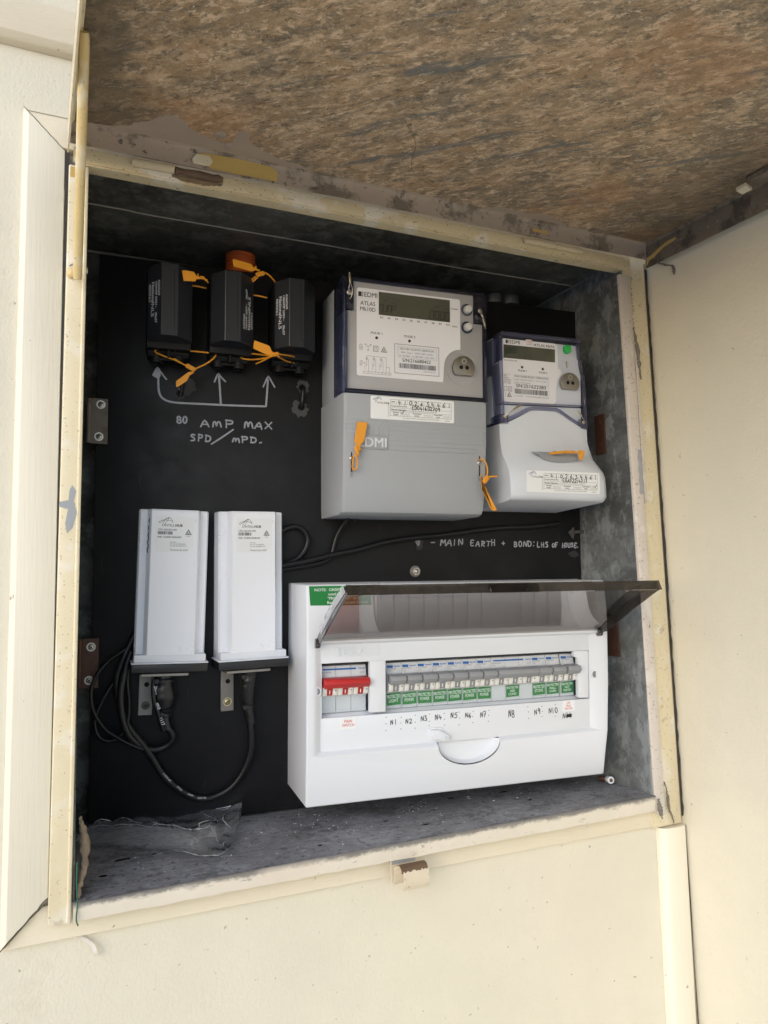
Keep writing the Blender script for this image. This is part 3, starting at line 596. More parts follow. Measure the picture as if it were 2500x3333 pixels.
m.quad(*[D(XR - 2.4 - b, s, t) for s, t, b in ((2, -9, 0), (6, -3, 0), (14, -2, 0), (30, 4, 0), (48, 6, 0), (49, 9, .4), (36, 9, .4), (22, 6, .4), (10, 2, .2), (2, 1, .2))]); m.build('bare_patch', 'yellow_paint', door, recalc=False)
m = MB(); m.quad(*[D(x, 2.0 - .3, t) for x, t in ((466, 6), (470, 15), (478, 17), (486, 10), (490, 6))]); m.build('bare_patch', 'yellow_paint', door, recalc=False)
# thin scratches and rust runs
for q, wd in (([(300, 60), (306, 46), (330, 30), (360, 22), (420, 10)], .5), ([(250, 118), (275, 90), (286, 60), (300, 40), (330, 26), (372, 10)], .5), ([(128, 52), (160, 74), (196, 108), (236, 160), (270, 210)], .55)):
    m = MB(); P2 = smooth([(x, s, 0) for x, s in q], 8); L = []
    for i in range(len(P2) - 1):
        a, c = Vector(P2[i][:2]), Vector(P2[i + 1][:2]); t = (c - a).normalized(); nn = Vector((-t.y, t.x)) * wd * .5
        L.append([D(*(a + nn), 17.93), D(*(a - nn), 17.93)])
    vs = [[m.b.verts.new(V(p)) for p in r] for r in L]
    for a, c in zip(vs, vs[1:]): m.b.faces.new((a[0], a[1], c[1], c[0]))
    m.build('scratch', 'scratch', door, recalc=False)
# stay rod with its pivot, catch under the lip, brackets
rod = MB(); rod.tube([(-7.2, 136, 637), (-7.0, 132, 634), (-5.6, 70, 570), (-4.2, 14.5, 506), (-4.2, 13.4, 503.4)], [3.0, 3.8, 3.8, 3.7, 3.0], 14); rod = rod.build('stay_rod', 'rod', box)
m = MB(); m.dome((-8.2, 4, 512), (-.35, 1, 0), 4.6, 3.5); m.build('pivot', 'rod', rod)
m = MB(); m.cyl((2.4, 1.2, 517), (1, 0, 0), 3.2, 2.2, 14); m.build('pivot_nut', 'zinc', box, .3, 1)
m = MB(); prof = smooth([(3.4, -11, 0), (4.2, -31, 0), (6.8, -35.5, 0), (10, -33, 0), (13.4, -20.5, 0), (17, -17, 0), (21.6, -17.6, 0), (24.4, -22, 0), (24.8, -31, 0), (22.6, -36, 0)], 4)
up = [(p[0], p[1]) for p in prof]; ins = []
for i, p in enumerate(up):
    a, c = up[max(i - 1, 0)], up[min(i + 1, len(up) - 1)]; t = Vector((c[0] - a[0], c[1] - a[1])).normalized(); ins.append((p[0] - t.y * 1.3, p[1] + t.x * 1.3))
m.loft([[(x0 + (2 if x0 < 280 else 0) + (3.2 if nn > 14 else 0), nn, v) for (nn, v) in pr] for x0 in (272.6, 300.6) for pr in (up + ins[::-1],)]); m.build('catch', 'rusty_cream', box, .4, 1)
m = MB(); rnd = random.Random(61); sel = [p for p in ins if p[0] > 14.0 and p[1] > -20.4]
m.loft([[(x, nn + .22 * (1 if nn > 20 else -.2), v + .22 - (rnd.random() * 2.2 if k in (0, len(sel) - 1) else 0)) for k, (nn, v) in enumerate(sel)] for x in [275.9 + q * 1.18 for q in range(24)]], caps=False, closed=False); m.build('rusty_edge', 'rust', box, recalc=False)
m = MB(); m.poly([(275.2, -12.5), (300, -13.2), (300, -33), (276, -33.5)], 4.9); m.build('catch_plate', 'meter_scuffed', box, recalc=False)
for (y0, y1, z0, z1) in ((39.5, 57, 395, 444), (35.5, 55, 150, 200)):
    m = MB(); m.box(597.6, 599.7, -y1, -y0, z0, z1); br = m.build('side_bracket', 'brown_plate', box, .3, 1)
    for z in (z0 + 10, z1 - 10): q = MB(); q.cyl((597.6, -(y0 + y1) / 2, z), (-1, 0, 0), 3.2, 1.2, 14); q.build('bolt', 'brown_plate', br, .3, 1)
m = MB(); m.cyl((544, -150, 612), (0, 0, 1), 13, 12, 20); m.build('cable_gland', 'bracket', box, .8)
m = MB(); m.cyl((519, -150, 611), (0, 0, 1), 11, 12, 20); m.build('cable_gland', 'bracket', box, .8)

# ================================================================== BLACK MOUNTING BOARD
EX, EV = (1, 0, 0), (0, 0, 1)
board = thing('mounting_board', 'large black switchboard panel at the back of the meter box with grey marker writing', 'panel', (0, 0, 0))
m = MB(); m.box(0, 584.6, -12, 0, 0, 591.2); m.build('backing_sheet', 'board_black', board, .8)
def blob(cx, cy, rx, ry, seed, n=22, rough=.22):
    r = random.Random(seed); return [(cx + rx * math.cos(6.283 * i / n) * (1 + r.uniform(-rough, rough)), cy + ry * math.sin(6.283 * i / n) * (1 + r.uniform(-rough, rough))) for i in range(n)]
M['smudge'] = simple('worn_patch', (.065, .065, .066), .6, 0, .3, 200)
M['smudge2'] = simple('faint_worn_patch', (.024, .024, .026), .6, 0, .3, 200)
for cx, cy, rx, ry, sd_, mt in ((218, 466, 7, 8.5, 1, 'smudge'), (214, 441, 9.5, 9, 2, 'smudge'), (92, 458, 8, 9, 3, 'smudge2'), (83.5, 449, 5, 5.5, 4, 'smudge2'), (358, 290, 5.5, 7, 5, 'smudge2'), (570, 277, 7, 4, 6, 'smudge2')):
    m = MB(); m.poly(blob(cx, cy, rx, ry, sd_), .15); m.build('worn_patch', mt, board, recalc=False)
for cx, cy, r in ((217, 465, 4.2), (216, 443, 4.2), (83.5, 449, 4.2), (355.5, 289, 3.2)):
    m = MB(); m.ring((cx, 0, cy), (0, 1, 0), r * .86, r, .35, 20); m.build('hole_rim', 'board_black', board)
    m = MB(); m.cyl((cx, 0, cy), (0, 1, 0), r * .86, .22, 20); m.build('hole', 'void', board)
m = MB(); m.poly([(356.5, 286), (359.3, 288), (359.8, 293.6), (357, 293.8), (353, 292.2)], .5); m.build('hole_lining', 'ink_grey', board, recalc=False)
m = MB(); m.tube(smooth([(216.8, -1, 466), (217.2, 3.5, 461.5), (216.9, 4.2, 454), (216.2, 3.5, 447), (216, -1, 442)]), 2.5, 10); m.build('cable_bridge', 'rubber', board)
m = MB(); m.tube([(83, -1, 446), (84, 2, 452), (85, 5, 458), (86, 4, 464)], 2.2, 10); m.build('cable_bridge', 'rubber', board)
m = MB(); m.box(81.8, 84.6, .3, 4, 452, 455); m.build('cable_clip', 'ink_grey', board, .3, 1)
# bolt with hexagon nut
m = MB(); m.ring((353.2, 0, 257), (0, 1, 0), 1.5, 6.6, .9, 20); m.build('washer', 'bracket', board)
m = MB(); m.prism([(353.2 + 5.2 * math.cos(R(60 * i + 12)), 257 + 5.2 * math.sin(R(60 * i + 12))) for i in range(6)], 'n', .9, 4.4); m.build('nut', 'zinc', board, .35, 1)
m = MB(); m.dome((353.2, 4.4, 257), (0, 1, 0), 2.9, 2.4); m.build('bolt', 'zinc', board)
# left hinge plates, each with two screws
for (u0, u1, v0, v1, mt, sc) in ((-6, 11.4, 391, 438.2, 'rusty_steel', ((4.4, 431.7), (3, 398.3))), (-10, 7.2, 142.4, 192.4, 'brown_plate', ((-.4, 183.8), (-1.8, 150.4)))):
    m = MB(); m.box(u0, u1, .2, 1.8, v0, v1); m.build('hinge_plate', mt, board, .4, 1)
    m = MB(); m.cyl((u0 - 1, 1.5, v0 + 1), (0, 0, 1), 2.6, v1 - v0 - 2, 12); m.build('hinge_knuckle', mt, board)
    for a, b_ in sc: screw_parts(board, (a, 1.8, b_), (0, 1, 0), 3.1, 'zinc', 1.45)
m = MB(); m.prism([(561.8, 304.3), (569.4, 311.5), (571, 303.5), (568.4, 295.3)], 'n', 0, 3); m.cyl((569, 4, 304.5), (1, 0.1, .08), 2.3, 13, 12); m.build('wall_plug', 'smudge', board, .4, 1)
# marker writing
mk = MB()
for pts in ([(61.2, 471), (61.0, 458), (62.2, 448), (66, 442.5), (74, 439.5), (88, 439), (108, 439.4), (127, 439.6), (150, 440.2), (176, 441.2)], [(176, 441.2), (176.8, 452), (178, 471)], [(126.6, 439.6), (125.6, 455), (124.2, 471)]):
    mk.stroke([(p[0], p[1]) for p in smooth([(a, b, 0) for a, b in pts], 5)], 2.1, (0, .12, 0))
for (x, y), l, r_ in (((59.8, 475.6), (55.5, 467), (69, 463.5)), ((123.6, 474.2), (119.5, 464.5), (131.2, 465.8)), ((178.4, 475.2), (172.8, 463), (185.6, 463.5))):
    mk.stroke([l, (x - 1.2, y - 2), (x, y), (x + 2.2, y - 3.2), r_], 1.9, (0, .16, 0))
mk.poly([(55.2, 466), (58.4, 474), (62.5, 474.5), (63.2, 466.5), (61, 463)], .14)
mk.build('marker_arrows', 'marker', board, recalc=False); mk = MB()
hand(mk, '80', 80.5, 417.5, 7.4, .13, 1.8, pitch=.82); hand(mk, 'AmP', 105.5, 414.6, 8.0, .13, 1.8, width=36); hand(mk, 'mAX', 152.5, 416.2, 8.0, .13, 1.8, width=31)
hand(mk, 'SPD', 95, 399, 7.0, .13, 1.7, width=21); mk.stroke([(117, 396.2), (128, 404), (140.2, 413.2)], 1.9, (0, .12, 0)); hand(mk, 'mPD', 139.6, 399.6, 6.4, .13, 1.7, width=27); mk.stroke([(169.4, 400), (171, 400.6)], 2.0, (0, .12, 0))
mk.build('marker_writing', 'marker', board, recalc=False); mk = MB()
for st, a, b_ in (('-', 373.5, 380), ('MAIN', 386, 415.5), ('EARTH', 425.5, 459), ('+', 467.5, 473.5), ('BOND', 484.5, 509.5), (':', 511.5, 514), ('LHS', 517, 534), ('OF', 538.5, 547.5), ('HOUSE.', 553, 579)):
    hand(mk, st, a, 287.6 - (a - 380) * .012, 6.8 if st not in ('OF', 'HOUSE.') else 5.8, .13, 1.45, width=(b_ - a))
mk.build('marker_writing', 'marker', board, recalc=False)
# orange conduit rising behind the board
m = MB(); z = [i * 1.05 for i in range(70)]
m.tube([(150, -24, 545 + q) for q in z], [15.5 + (1.3 if i % 4 in (0, 1) else 0) for i in range(70)], 22)
single(m, 'orange_conduit', 'orange_pipe', 'orange ribbed conduit rising behind the black board above the middle fuse', 'conduit', (150, -24, 545))

# ================================================================== FUSE HOLDERS
def fuse(cu, v0, side, label, flip):
    t = thing('fuse_holder', label, 'fuse holder', (cu, 0, v0), 'black service fuses in a row on the board')
    P = lambda u, v: (cu + u, v0 + v)
    m = MB(); m.box(cu - 22, cu + 22, 0, 30, v0 + 2, v0 + 84); m.build('base', 'fuse_base', t, 1.2)
    m = MB(); m.loft([[(cu - 21, 0, v0 + 1.5), (cu + 21, 0, v0 + 1.5), (cu + 21, 22, v0 + 1.5), (cu - 21, 22, v0 + 1.5)], [(cu - 20, 0, v0 - 4), (cu + 20, 0, v0 - 4), (cu + 20, 17, v0 - 4), (cu - 20, 17, v0 - 4)]]); m.build('terminal_block', 'fuse_base', t, 1)
    for s_ in (-11, 11):
        m = MB(); m.cyl((cu + s_, 12, v0 - 1), (0, 0, -1), 7.0, 6, 24); m.ring((cu + s_, 12, v0 - 7), (0, 0, -1), 5.4, 7.2, 2.6, 24); m.build('cable_shroud', 'fuse_base', t, .4, 1)
    for s_ in (-1.3, ):
        m = MB(); m.box(cu + s_, cu + s_ + 2.4, 17, 26, v0 - 6, v0 + 7); m.build('sealing_fin', 'fuse_base', t, .5, 1)
    m = MB(); m.box(cu - 9, cu + 8, 16, 19, v0 - 7.5, v0 - 5); m.build('locking_bar', 'fuse_base', t, .4, 1)
    # carrier: six sided roof with a narrow front
    c = [(-22, 30.3), (-22, 40), (-9.2, 54), (6.8, 54), (22, 40), (22, 30.3)]
    m = MB(); m.loft([[(cu + a, nn, v0 + (8.8 if nn < 50 else 9.6)) for a, nn in c], [(cu + a, nn, v0 + (82 if nn < 50 else 83.2)) for a, nn in c]]); m.build('carrier', 'fuse', t, .35, 1, smooth=20)
    m = MB(); m.stroke([(cu + 6.2, v0 + 77.6), (cu + 3.0, v0 + 77), (cu + 3.6, v0 + 17), (cu + 6.4, v0 + 16.2)], .45, (0, 54.06, 0)); m.build('seam', 'void', t, recalc=False)
    m = MB(); m.stroke([(cu + 7.9, 0), (cu + 7.9, 1)], .01, (0, 0, 0)) if False else None
    # white print along one sloping side
    if side < 0: e = Vector((-9.2 + 22, 54 - 40, 0)).normalized(); ey = (e.x, e.y, 0); ex = (0, 0, -1); o0 = Vector((cu - 22, 40, 0)); vt = v0 + 66
    else: e = Vector((6.8 - 22, 54 - 40, 0)).normalized(); ey = (e.x, e.y, 0); ex = (0, 0, 1); o0 = Vector((cu + 22, 40, 0)); vt = v0 + 24
    nrm = Vector((-ey[1] * (1 if side < 0 else -1), abs(ey[0]), 0)).normalized(); m = MB()
    def put(st, up, along, h, wd, bold=0):
        p = o0 + Vector(ey) * up + nrm * .12; m.text(st, (p.x, p.y, vt + along * (-1 if side < 0 else 1)), h, ex, ey, 'l', wd, bold=bold)
    put('AS60269', 14.2, 0, 2.6, 16, .01); put('100AMP 500V~', 10.4, 1, 2.6, 27, .01); put('30x57', 10.4, 33, 2.6, 10.5, .01)
    put('National', 5.6, 1.5, 3.5, 21, .02); put('NLS', 5.2, 23.5, 3.5, 13); put('30592NLS', 1.8, 3, 2.5, 18, .01)
    m.build('lettering', 'print_white', t, recalc=False)
    return t
fuse(69.5, 486.5, -1, 'leftmost of three black fuse holders, its white print nearest the cream side flange', 0)
fuse(132.5, 486.5, 1, 'middle black fuse holder under the orange conduit, white print reading upwards on its right', 0)
fuse(199.5, 486.5, -1, 'black fuse holder nearest the large grey meter, white print down its left slope', 0)

# ================================================================== LARGE METER
bm_ = thing('electricity_meter', 'large grey three phase electricity meter with clear cover and white face plate', 'electricity meter', (320, 0, 316), 'electricity meters on the board')
U0, U1, VB, VJ, VT = 239.3, 405.3, 317.0, 443.2, 566.2
m = MB(); m.box(U0 + .6, U1 - .6, 0, 53, VJ + .4, VT - 1); m.build('base', 'meter', bm_, 2)
# lower terminal cover: gently bowed front
m = MB(); rings = []
for v, nf, ins in ((VJ, 87.6, 0), (VJ - 10, 87.8, 0), (400, 87, .0), (370, 85.5, .2), (345, 83.5, .6), (326, 82, 1.2), (320.5, 80, 2.2), (318, 76, 4.0)):
    rings.append([(U0 + ins * .2, 0, v - (0 if v > 320 else (v - 316.2) * .6)), (U0 + ins * .3, nf - 5, v), (U0 + 1.2 + ins, nf - 1.2, v), (U0 + 5 + ins, nf, v), (U1 - 6 - ins * 1.5, nf, v), (U1 - 1.4 - ins * 1.5, nf - 1.6, v), (U1 - ins, nf - 6, v), (U1 - ins * .4, 0, v - (0 if v > 320 else (v - 316.2) * .6))])
m.loft(rings); lower = m.build('terminal_cover', 'meter_scuffed', bm_, 0)
NF = 87.8
# face tray and label under the clear cover
m = MB(); m.box(242.2, 401.6, 53, 84.2, 448.6, 531.4); m.box(251.7, 390.6, 53.2, 84.21, 531.4, 563.4); m.build('face_tray', 'meter_face', bm_, .8)
m = MB(); lab = rrect(255.2, 374.2, 463, 556.6, 2.6)
lab = arc(371.6, 554, 2.6, 0, 90, 4) + arc(257.8, 554, 2.6, 90, 180, 4) + arc(257.8, 465.6, 2.6, 180, 270, 4) + [(353.2, 463), (353.8, 470), (354.2, 480)] + arc(375, 480.2, 20.5, 180, 92, 8) + [(374.2, 502)]
m.prism(lab, 'n', 84.3, 84.8); m.build('face_plate', 'face_label', bm_)
m = MB(); m.prism([(279.5, 529.7), (361.8, 529.7), (361.8, 554.4), (279.5, 554.4)], 'n', 84.9, 85.2); lcd = m.build('display', 'lcd', bm_)
SEG = {'0': 'abcdef', '1': 'bc', '2': 'abged', '8': 'abcdefg', 'P': 'abefg', 'n': 'abcef', 'I': 'bc', '7': 'abcf', 'A': 'abcefg', 'S': 'afgcd', '9': 'abcfgd', 'r': 'eg', '-': 'g', '.': ''}
def seg7(mb, st, u, v, h, n, w, step):
    for ch in st:
        P = {'a': ((0, 1), (1, 1)), 'b': ((1, 1), (1, .5)), 'c': ((1, .5), (1, 0)), 'd': ((0, 0), (1, 0)), 'e': ((0, 0), (0, .5)), 'f': ((0, .5), (0, 1)), 'g': ((0, .5), (1, .5))}
        for s in SEG.get(ch, ''):
            a, b = P[s]; k = h * .5; q = lambda p: (u + p[0] * k + (p[1] - .5) * .12 * h, v + p[1] * h)
            a, b = Vector(q(a)), Vector(q(b)); d = (b - a) * .1; mb.stroke([tuple(a + d), tuple(b - d)], w, (0, n, 0))
        u += step
m = MB(); seg7(m, '7InP', 280.5, 533.5, 7.4, 85.25, 1.1, 4.6); seg7(m, '0000', 338, 531.8, 8.6, 85.25, 1.3, 6.2); m.text('kW', (342.5, 85.25, 543.5), 3.6); m.text('L1 L2 L3', (296, 85.25, 547), 1.7); m.text('SHtA', (294.5, 85.25, 543.2), 1.7)
m.stroke([(289, 548), (292, 548.4)], .6, (0, 85.25, 0)); m.stroke([(285.5, 546), (287.5, 546)], .9, (0, 85.25, 0)); m.stroke([(290.5, 531.2), (290.9, 531.2)], .8, (0, 85.25, 0)); m.build('segments', 'lcd_ink', lcd, recalc=False)
m = MB(); NL = 84.95
def logo_edmi(mb, u, v, h, n, wd):
    mb.poly([(u, v), (u + h * .72, v), (u + h * .72, v + h), (u, v + h)], n)
    for i in range(3): mb.poly([(u + h * .86, v + i * h * .37), (u + h * 1.08, v + i * h * .37), (u + h * 1.08, v + i * h * .37 + h * .24), (u + h * .86, v + i * h * .37 + h * .24)], n)
    mb.text('EDMI', (u + h * 1.35, n, v), h, width=wd, bold=.006)
logo_edmi(m, 256.8, 547.4, 5.0, NL, 14.2); m.text('ATLAS', (259, NL, 538.4), 4.2, width=16.6, bold=.006); m.text('Mk10D', (258.8, NL, 532.2), 4.2, width=17, bold=.006)
for i in range(10): m.text('E%d' % (i + 1), (281.2 + i * 8.45, NL, 526.2 - .02 * i), 1.75, width=3.0 if i < 9 else 4.2, bold=.015)
m.text('Connect', (363, NL, 544.6), 1.6, width=8.6, bold=.015); m.text('Select', (364.4, NL, 525), 1.6, width=6.4, bold=.015)
m.text('PULSE 1', (277, NL, 508.6), 2.1, align='c', width=12.6, bold=.012); m.text('PULSE 2', (314.6, NL, 508.4), 2.1, align='c', width=12.6, bold=.012)
for cx in (277, 314.2): m.poly(arc(cx, 504.6, 1.6, 0, 350, 14), NL)
# little symbols
def rcm(mb, cx, cy, r, n, w):
    tri = [(cx + r * math.cos(R(a)), cy + r * math.sin(R(a))) for a in (90, 210, 330)]
    for i in range(3): mb.stroke([tri[i], tri[(i + 1) % 3]], w, (0, n, 0))
    mb.stroke(arc(cx, cy, r * .42, 60, 330, 9), w * .9, (0, n + .01, 0)); mb.stroke([(cx - r * .2, cy), (cx, cy - r * .18), (cx + r * .35, cy + r * .3)], w * .9, (0, n + .02, 0))
frame_lines(m, 258.2, 261.2, 490.6, 495.6, .32, NL); m.stroke([(259, 494), (259.1, 492), (260.3, 492), (260.4, 494)], .3, (0, NL, 0)); m.stroke([(259, 496.4), (260.4, 496.4)], .4, (0, NL, 0))
for a, b_ in (((265.2, 496), (267.6, 494)), ((270, 496), (267.6, 494)), ((267.6, 494), (267.6, 491.4))): m.stroke([a, b_], .3, (0, NL, 0))
for cx, cy in ((264.8, 496.4), (270.4, 496.4), (267.6, 490.8)): m.stroke(arc(cx, cy, .7, 0, 360, 8), .28, (0, NL + .01, 0))
frame_lines(m, 273.4, 278.6, 490, 495.6, .5, NL); frame_lines(m, 274.8, 277.2, 491.4, 494.2, .34, NL); rcm(m, 285.2, 491.8, 3.7, NL, .55)
# wiring diagram
for st in ([(266, 484.6), (287.6, 484.2)], [(287.6, 484.2), (287.6, 468)], [(287.6, 474), (291.4, 474)], [(291.4, 474), (291.4, 468)], [(264, 470), (264, 474)], [(266, 484.6), (266, 474)], [(268, 481), (268, 468)], [(272.4, 475), (272.4, 470)], [(274, 484.4), (274, 474)], [(276, 481), (276, 468)], [(280.2, 475), (280.2, 470)], [(282, 484.3), (282, 474)], [(284, 481), (284, 468)], [(258.6, 474), (258.6, 478.8)], [(260.8, 474), (260.8, 478.8)], [(258.6, 474), (260.8, 474)], [(258.6, 478.8), (260.8, 478.8)], [(258.6, 474), (260.8, 478.8)], [(260.8, 476.4), (264, 476.4)], [(266, 474), (263.4, 477.4)], [(274, 474), (271.4, 477.4)], [(282, 474), (279.4, 477.4)]): m.stroke(st, .27, (0, NL, 0))
for cx in (266, 274, 282): m.stroke(arc(cx, 481.6, 1.1, 0, 360, 8), .3, (0, NL + .01, 0))
frame_lines(m, 262, 293, 465.8, 468, .3, NL)
for i, s_ in enumerate(('1', '3', '4', '6', '9', '10', '12', '14')): m.text(s_, (263.4 + i * 3.8, NL, 466.3), 1.1)
frame_lines(m, 297.3, 348.3, 468.9, 500.2, .5, NL); m.build('face_print', 'ink', bm_, recalc=False)
m = MB(); m.prism([(299.2, 470.6), (346.6, 470.6), (346.6, 498.6), (299.2, 498.6)], 'n', 84.9, 85.05); sn = m.build('serial_label', 'paper', bm_)
def barcode(mb, u0, u1, v0, v1, n, seed):
    r = random.Random(seed); x = u0
    while x < u1 - .4:
        wd = r.choice((.28, .28, .5, .75)); mb.poly([(x, v0), (x + wd, v0), (x + wd, v1), (x, v1)], n); x += wd + r.choice((.3, .35, .6))
m = MB(); n = 85.15; m.text('1D11-1B-112-27-G11-201012-2N', (322.8, n, 494.6), 1.9, align='c', width=39, bold=.015); m.text('S/N:216680452', (322.2, n, 481.6), 3.4, align='c', width=32.5, bold=.02); barcode(m, 302, 344.5, 474.6, 479.8, n, 3)
m.build('serial_print', 'ink', sn, recalc=False)
m = MB(); m.text('50Hz  Class 1  3P4W  NMI 14/2/66', (322.6, n, 490.8), 1.75, align='c', width=36.5); m.text('Ib: 10(100)A  Vn:180-290V  AUG 2016', (322.6, n, 487.2), 1.75, align='c', width=40.5); m.text('MADE IN MALAYSIA', (344.5, n, 472), 1.2, align='r', width=14); frame_lines(m, 300.8, 345.6, 486, 497.6, .22, n); m.build('small_print', 'ink_grey', sn, recalc=False)
for v in (545.8, 526.2):
    m = MB(); m.ring((382.4, 84.2, v), (0, 1, 0), 5.0, 6.7, 1.0, 22); m.build('button_rim', 'cover_edge', bm_)
    m = MB(); m.cyl((382.6, 84.3, v), (0, 1, 0), 4.3, 6.2, 22, 3.9); m.build('button', 'btn', bm_, .7)
def optical(mb_parent, cu, cv, n0, r):
    pts = arc(cu, cv, r, -38, 218, 26); m = MB(); m.prism(pts, 'n', n0, n0 + 4); m.build('optical_port', 'steel', mb_parent, .6)
    for dx, dy in ((-.27, .02), (.26, .02)):
        m = MB(); m.cyl((cu + dx * r, n0 + 4, cv + dy * r), (0, 1, 0), r * .17, .12, 16); m.build('port_hole', 'void', mb_parent)
    m = MB(); m.ring((cu, n0 + 4, cv + r * .55), (0, 1, 0), r * .15, r * .23, .2, 18); m.build('port_ring', 'zinc', mb_parent)
optical(bm_, 376.4, 479.6, 85.5, 13.2)
m = MB(); m.cyl((376.4, 84.2, 479.6), (0, 1, 0), 19, .5, 32); m.build('port_boss', 'meter_face', bm_)
# clear cover: thin front, blue violet walls
n = NF
m = MB(); m.box(U0 + 5, U1 - 3, n - .9, n - .2, VJ + 5.5, VT - 4); m.build('clear_front', 'cover', bm_)
m = MB(); m.box(U0 - .4, U0 + 2.2, 54, n, VJ + .8, VT); m.build('clear_side', 'cover_thin', bm_, .6)
m = MB(); m.box(U0 + 2.3, U0 + 5, 82, n, VJ + .8, VT); m.build('clear_edge', 'cover_edge', bm_, .6)
m = MB(); m.box(U1 - 3, U1 + .3, 54, n, VJ + .8, VT); m.build('clear_edge', 'cover_edge', bm_, .8)
m = MB(); m.box(U0 + 5.1, U1 - 3.1, 60, n, VT - 3.6, VT); m.build('clear_edge', 'cover_edge', bm_, .8)
m = MB(); m.box(U0 + 5.1, U1 - 3.1, 60, n, VJ + .8, VJ + 5.2); m.build('clear_edge', 'cover_edge', bm_, .8)
for u0, u1 in ((U0 + 2.4, 251.4), (391, U1 - 1)):
    m = MB(); m.box(u0, u1, 55, 86.4, 532, VT - 4); m.build('corner_pocket', 'cover_edge', bm_, .8)
screw_parts(bm_, (246, 87.6, 549), (0, 1, 0), 2.9, 'zinc', None, 'slot'); screw_parts(bm_, (397, 87.6, 545.5), (0, 1, 0), 2.5, 'zinc', None, 'slot')
# relief on the terminal cover
m = MB(); n = 87.15
for k in range(4): v = 415.8 - k * 4.75; m.box(241.8, 252.3, n - 1.4, n + .35 - k * .1, v, v + .8)
for k in range(7): v = 415.2 - k * 4.9; m.box(290.2, 404.2 if k < 5 else 392.4, n - 1.8, n + .4 - k * .12, v, v + .8)
m.build('relief_rib', 'meter', lower, .2, 1)
m = MB()
def bar(a, b_, wd=.7, top=.45):
    a, b_ = Vector(a), Vector(b_); t = (b_ - a).normalized(); q = Vector((-t.y, t.x)) * wd / 2
    m.prism([tuple(a + q), tuple(a - q), tuple(b_ - q), tuple(b_ + q)], 'n', n - 2, n + top)
for a, b_ in (((253.6, 416), (288.6, 416)), ((253.6, 400.4), (288.6, 400.4)), ((253.6, 386.3), (288.6, 386.3)), ((253.6, 386.3), (253.6, 416)), ((288.6, 386.3), (288.6, 416)), ((264, 413), (264, 402)), ((272.5, 415.6), (272.5, 400.8)), ((278, 401), (278, 409)), ((278, 409), (284.5, 415.4)), ((282.4, 404.6), (282.4, 408.8)), ((282.4, 408.8), (287.8, 414)), ((268, 409), (268, 404)), ((268, 409), (262, 415))): bar(a, b_)
m.ring((282.4, n - .6, 403.3), (0, 1, 0), 1, 1.8, 1.05, 14); m.ring((268, n - .6, 402.8), (0, 1, 0), 1, 1.8, 1.05, 14)
m.build('relief_emblem', 'meter', lower, .15, 1)
m = MB(); m.text('EDMI', (256.2, n + .15, 388.3), 9.6, width=30.5, bold=.03); m.build('relief_lettering', 'meter2', lower, recalc=False)
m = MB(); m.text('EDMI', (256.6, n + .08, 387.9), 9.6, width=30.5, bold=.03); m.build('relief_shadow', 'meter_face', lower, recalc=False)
for cu, v0, v1, cv in ((249.0, 356.4, 392.6, 375.4), (395.4, 357, 393.2, 376.3)):
    m = MB(); m.prism([(cu - 1.2, v0), (cu + 1.0, v0 + 2), (cu + 1.1, v1 - 3), (cu - .6, v1)], 'n', 84.5, 86.0); m.build('screw_slot', 'lever_grey', bm_)
    m = MB(); m.prism([(cu - .6, v0 + 5), (cu + .6, v0 + 5), (cu + .6, v1 - 5), (cu - .6, v1 - 5)], 'n', 86.02, 86.1 if cu < 300 else 86.2); m.build('slot_shadow', 'void', bm_)
    screw_parts(bm_, (cu, 85.8, cv), (0, 1, 0), 2.7, 'zinc', None, 'slot')
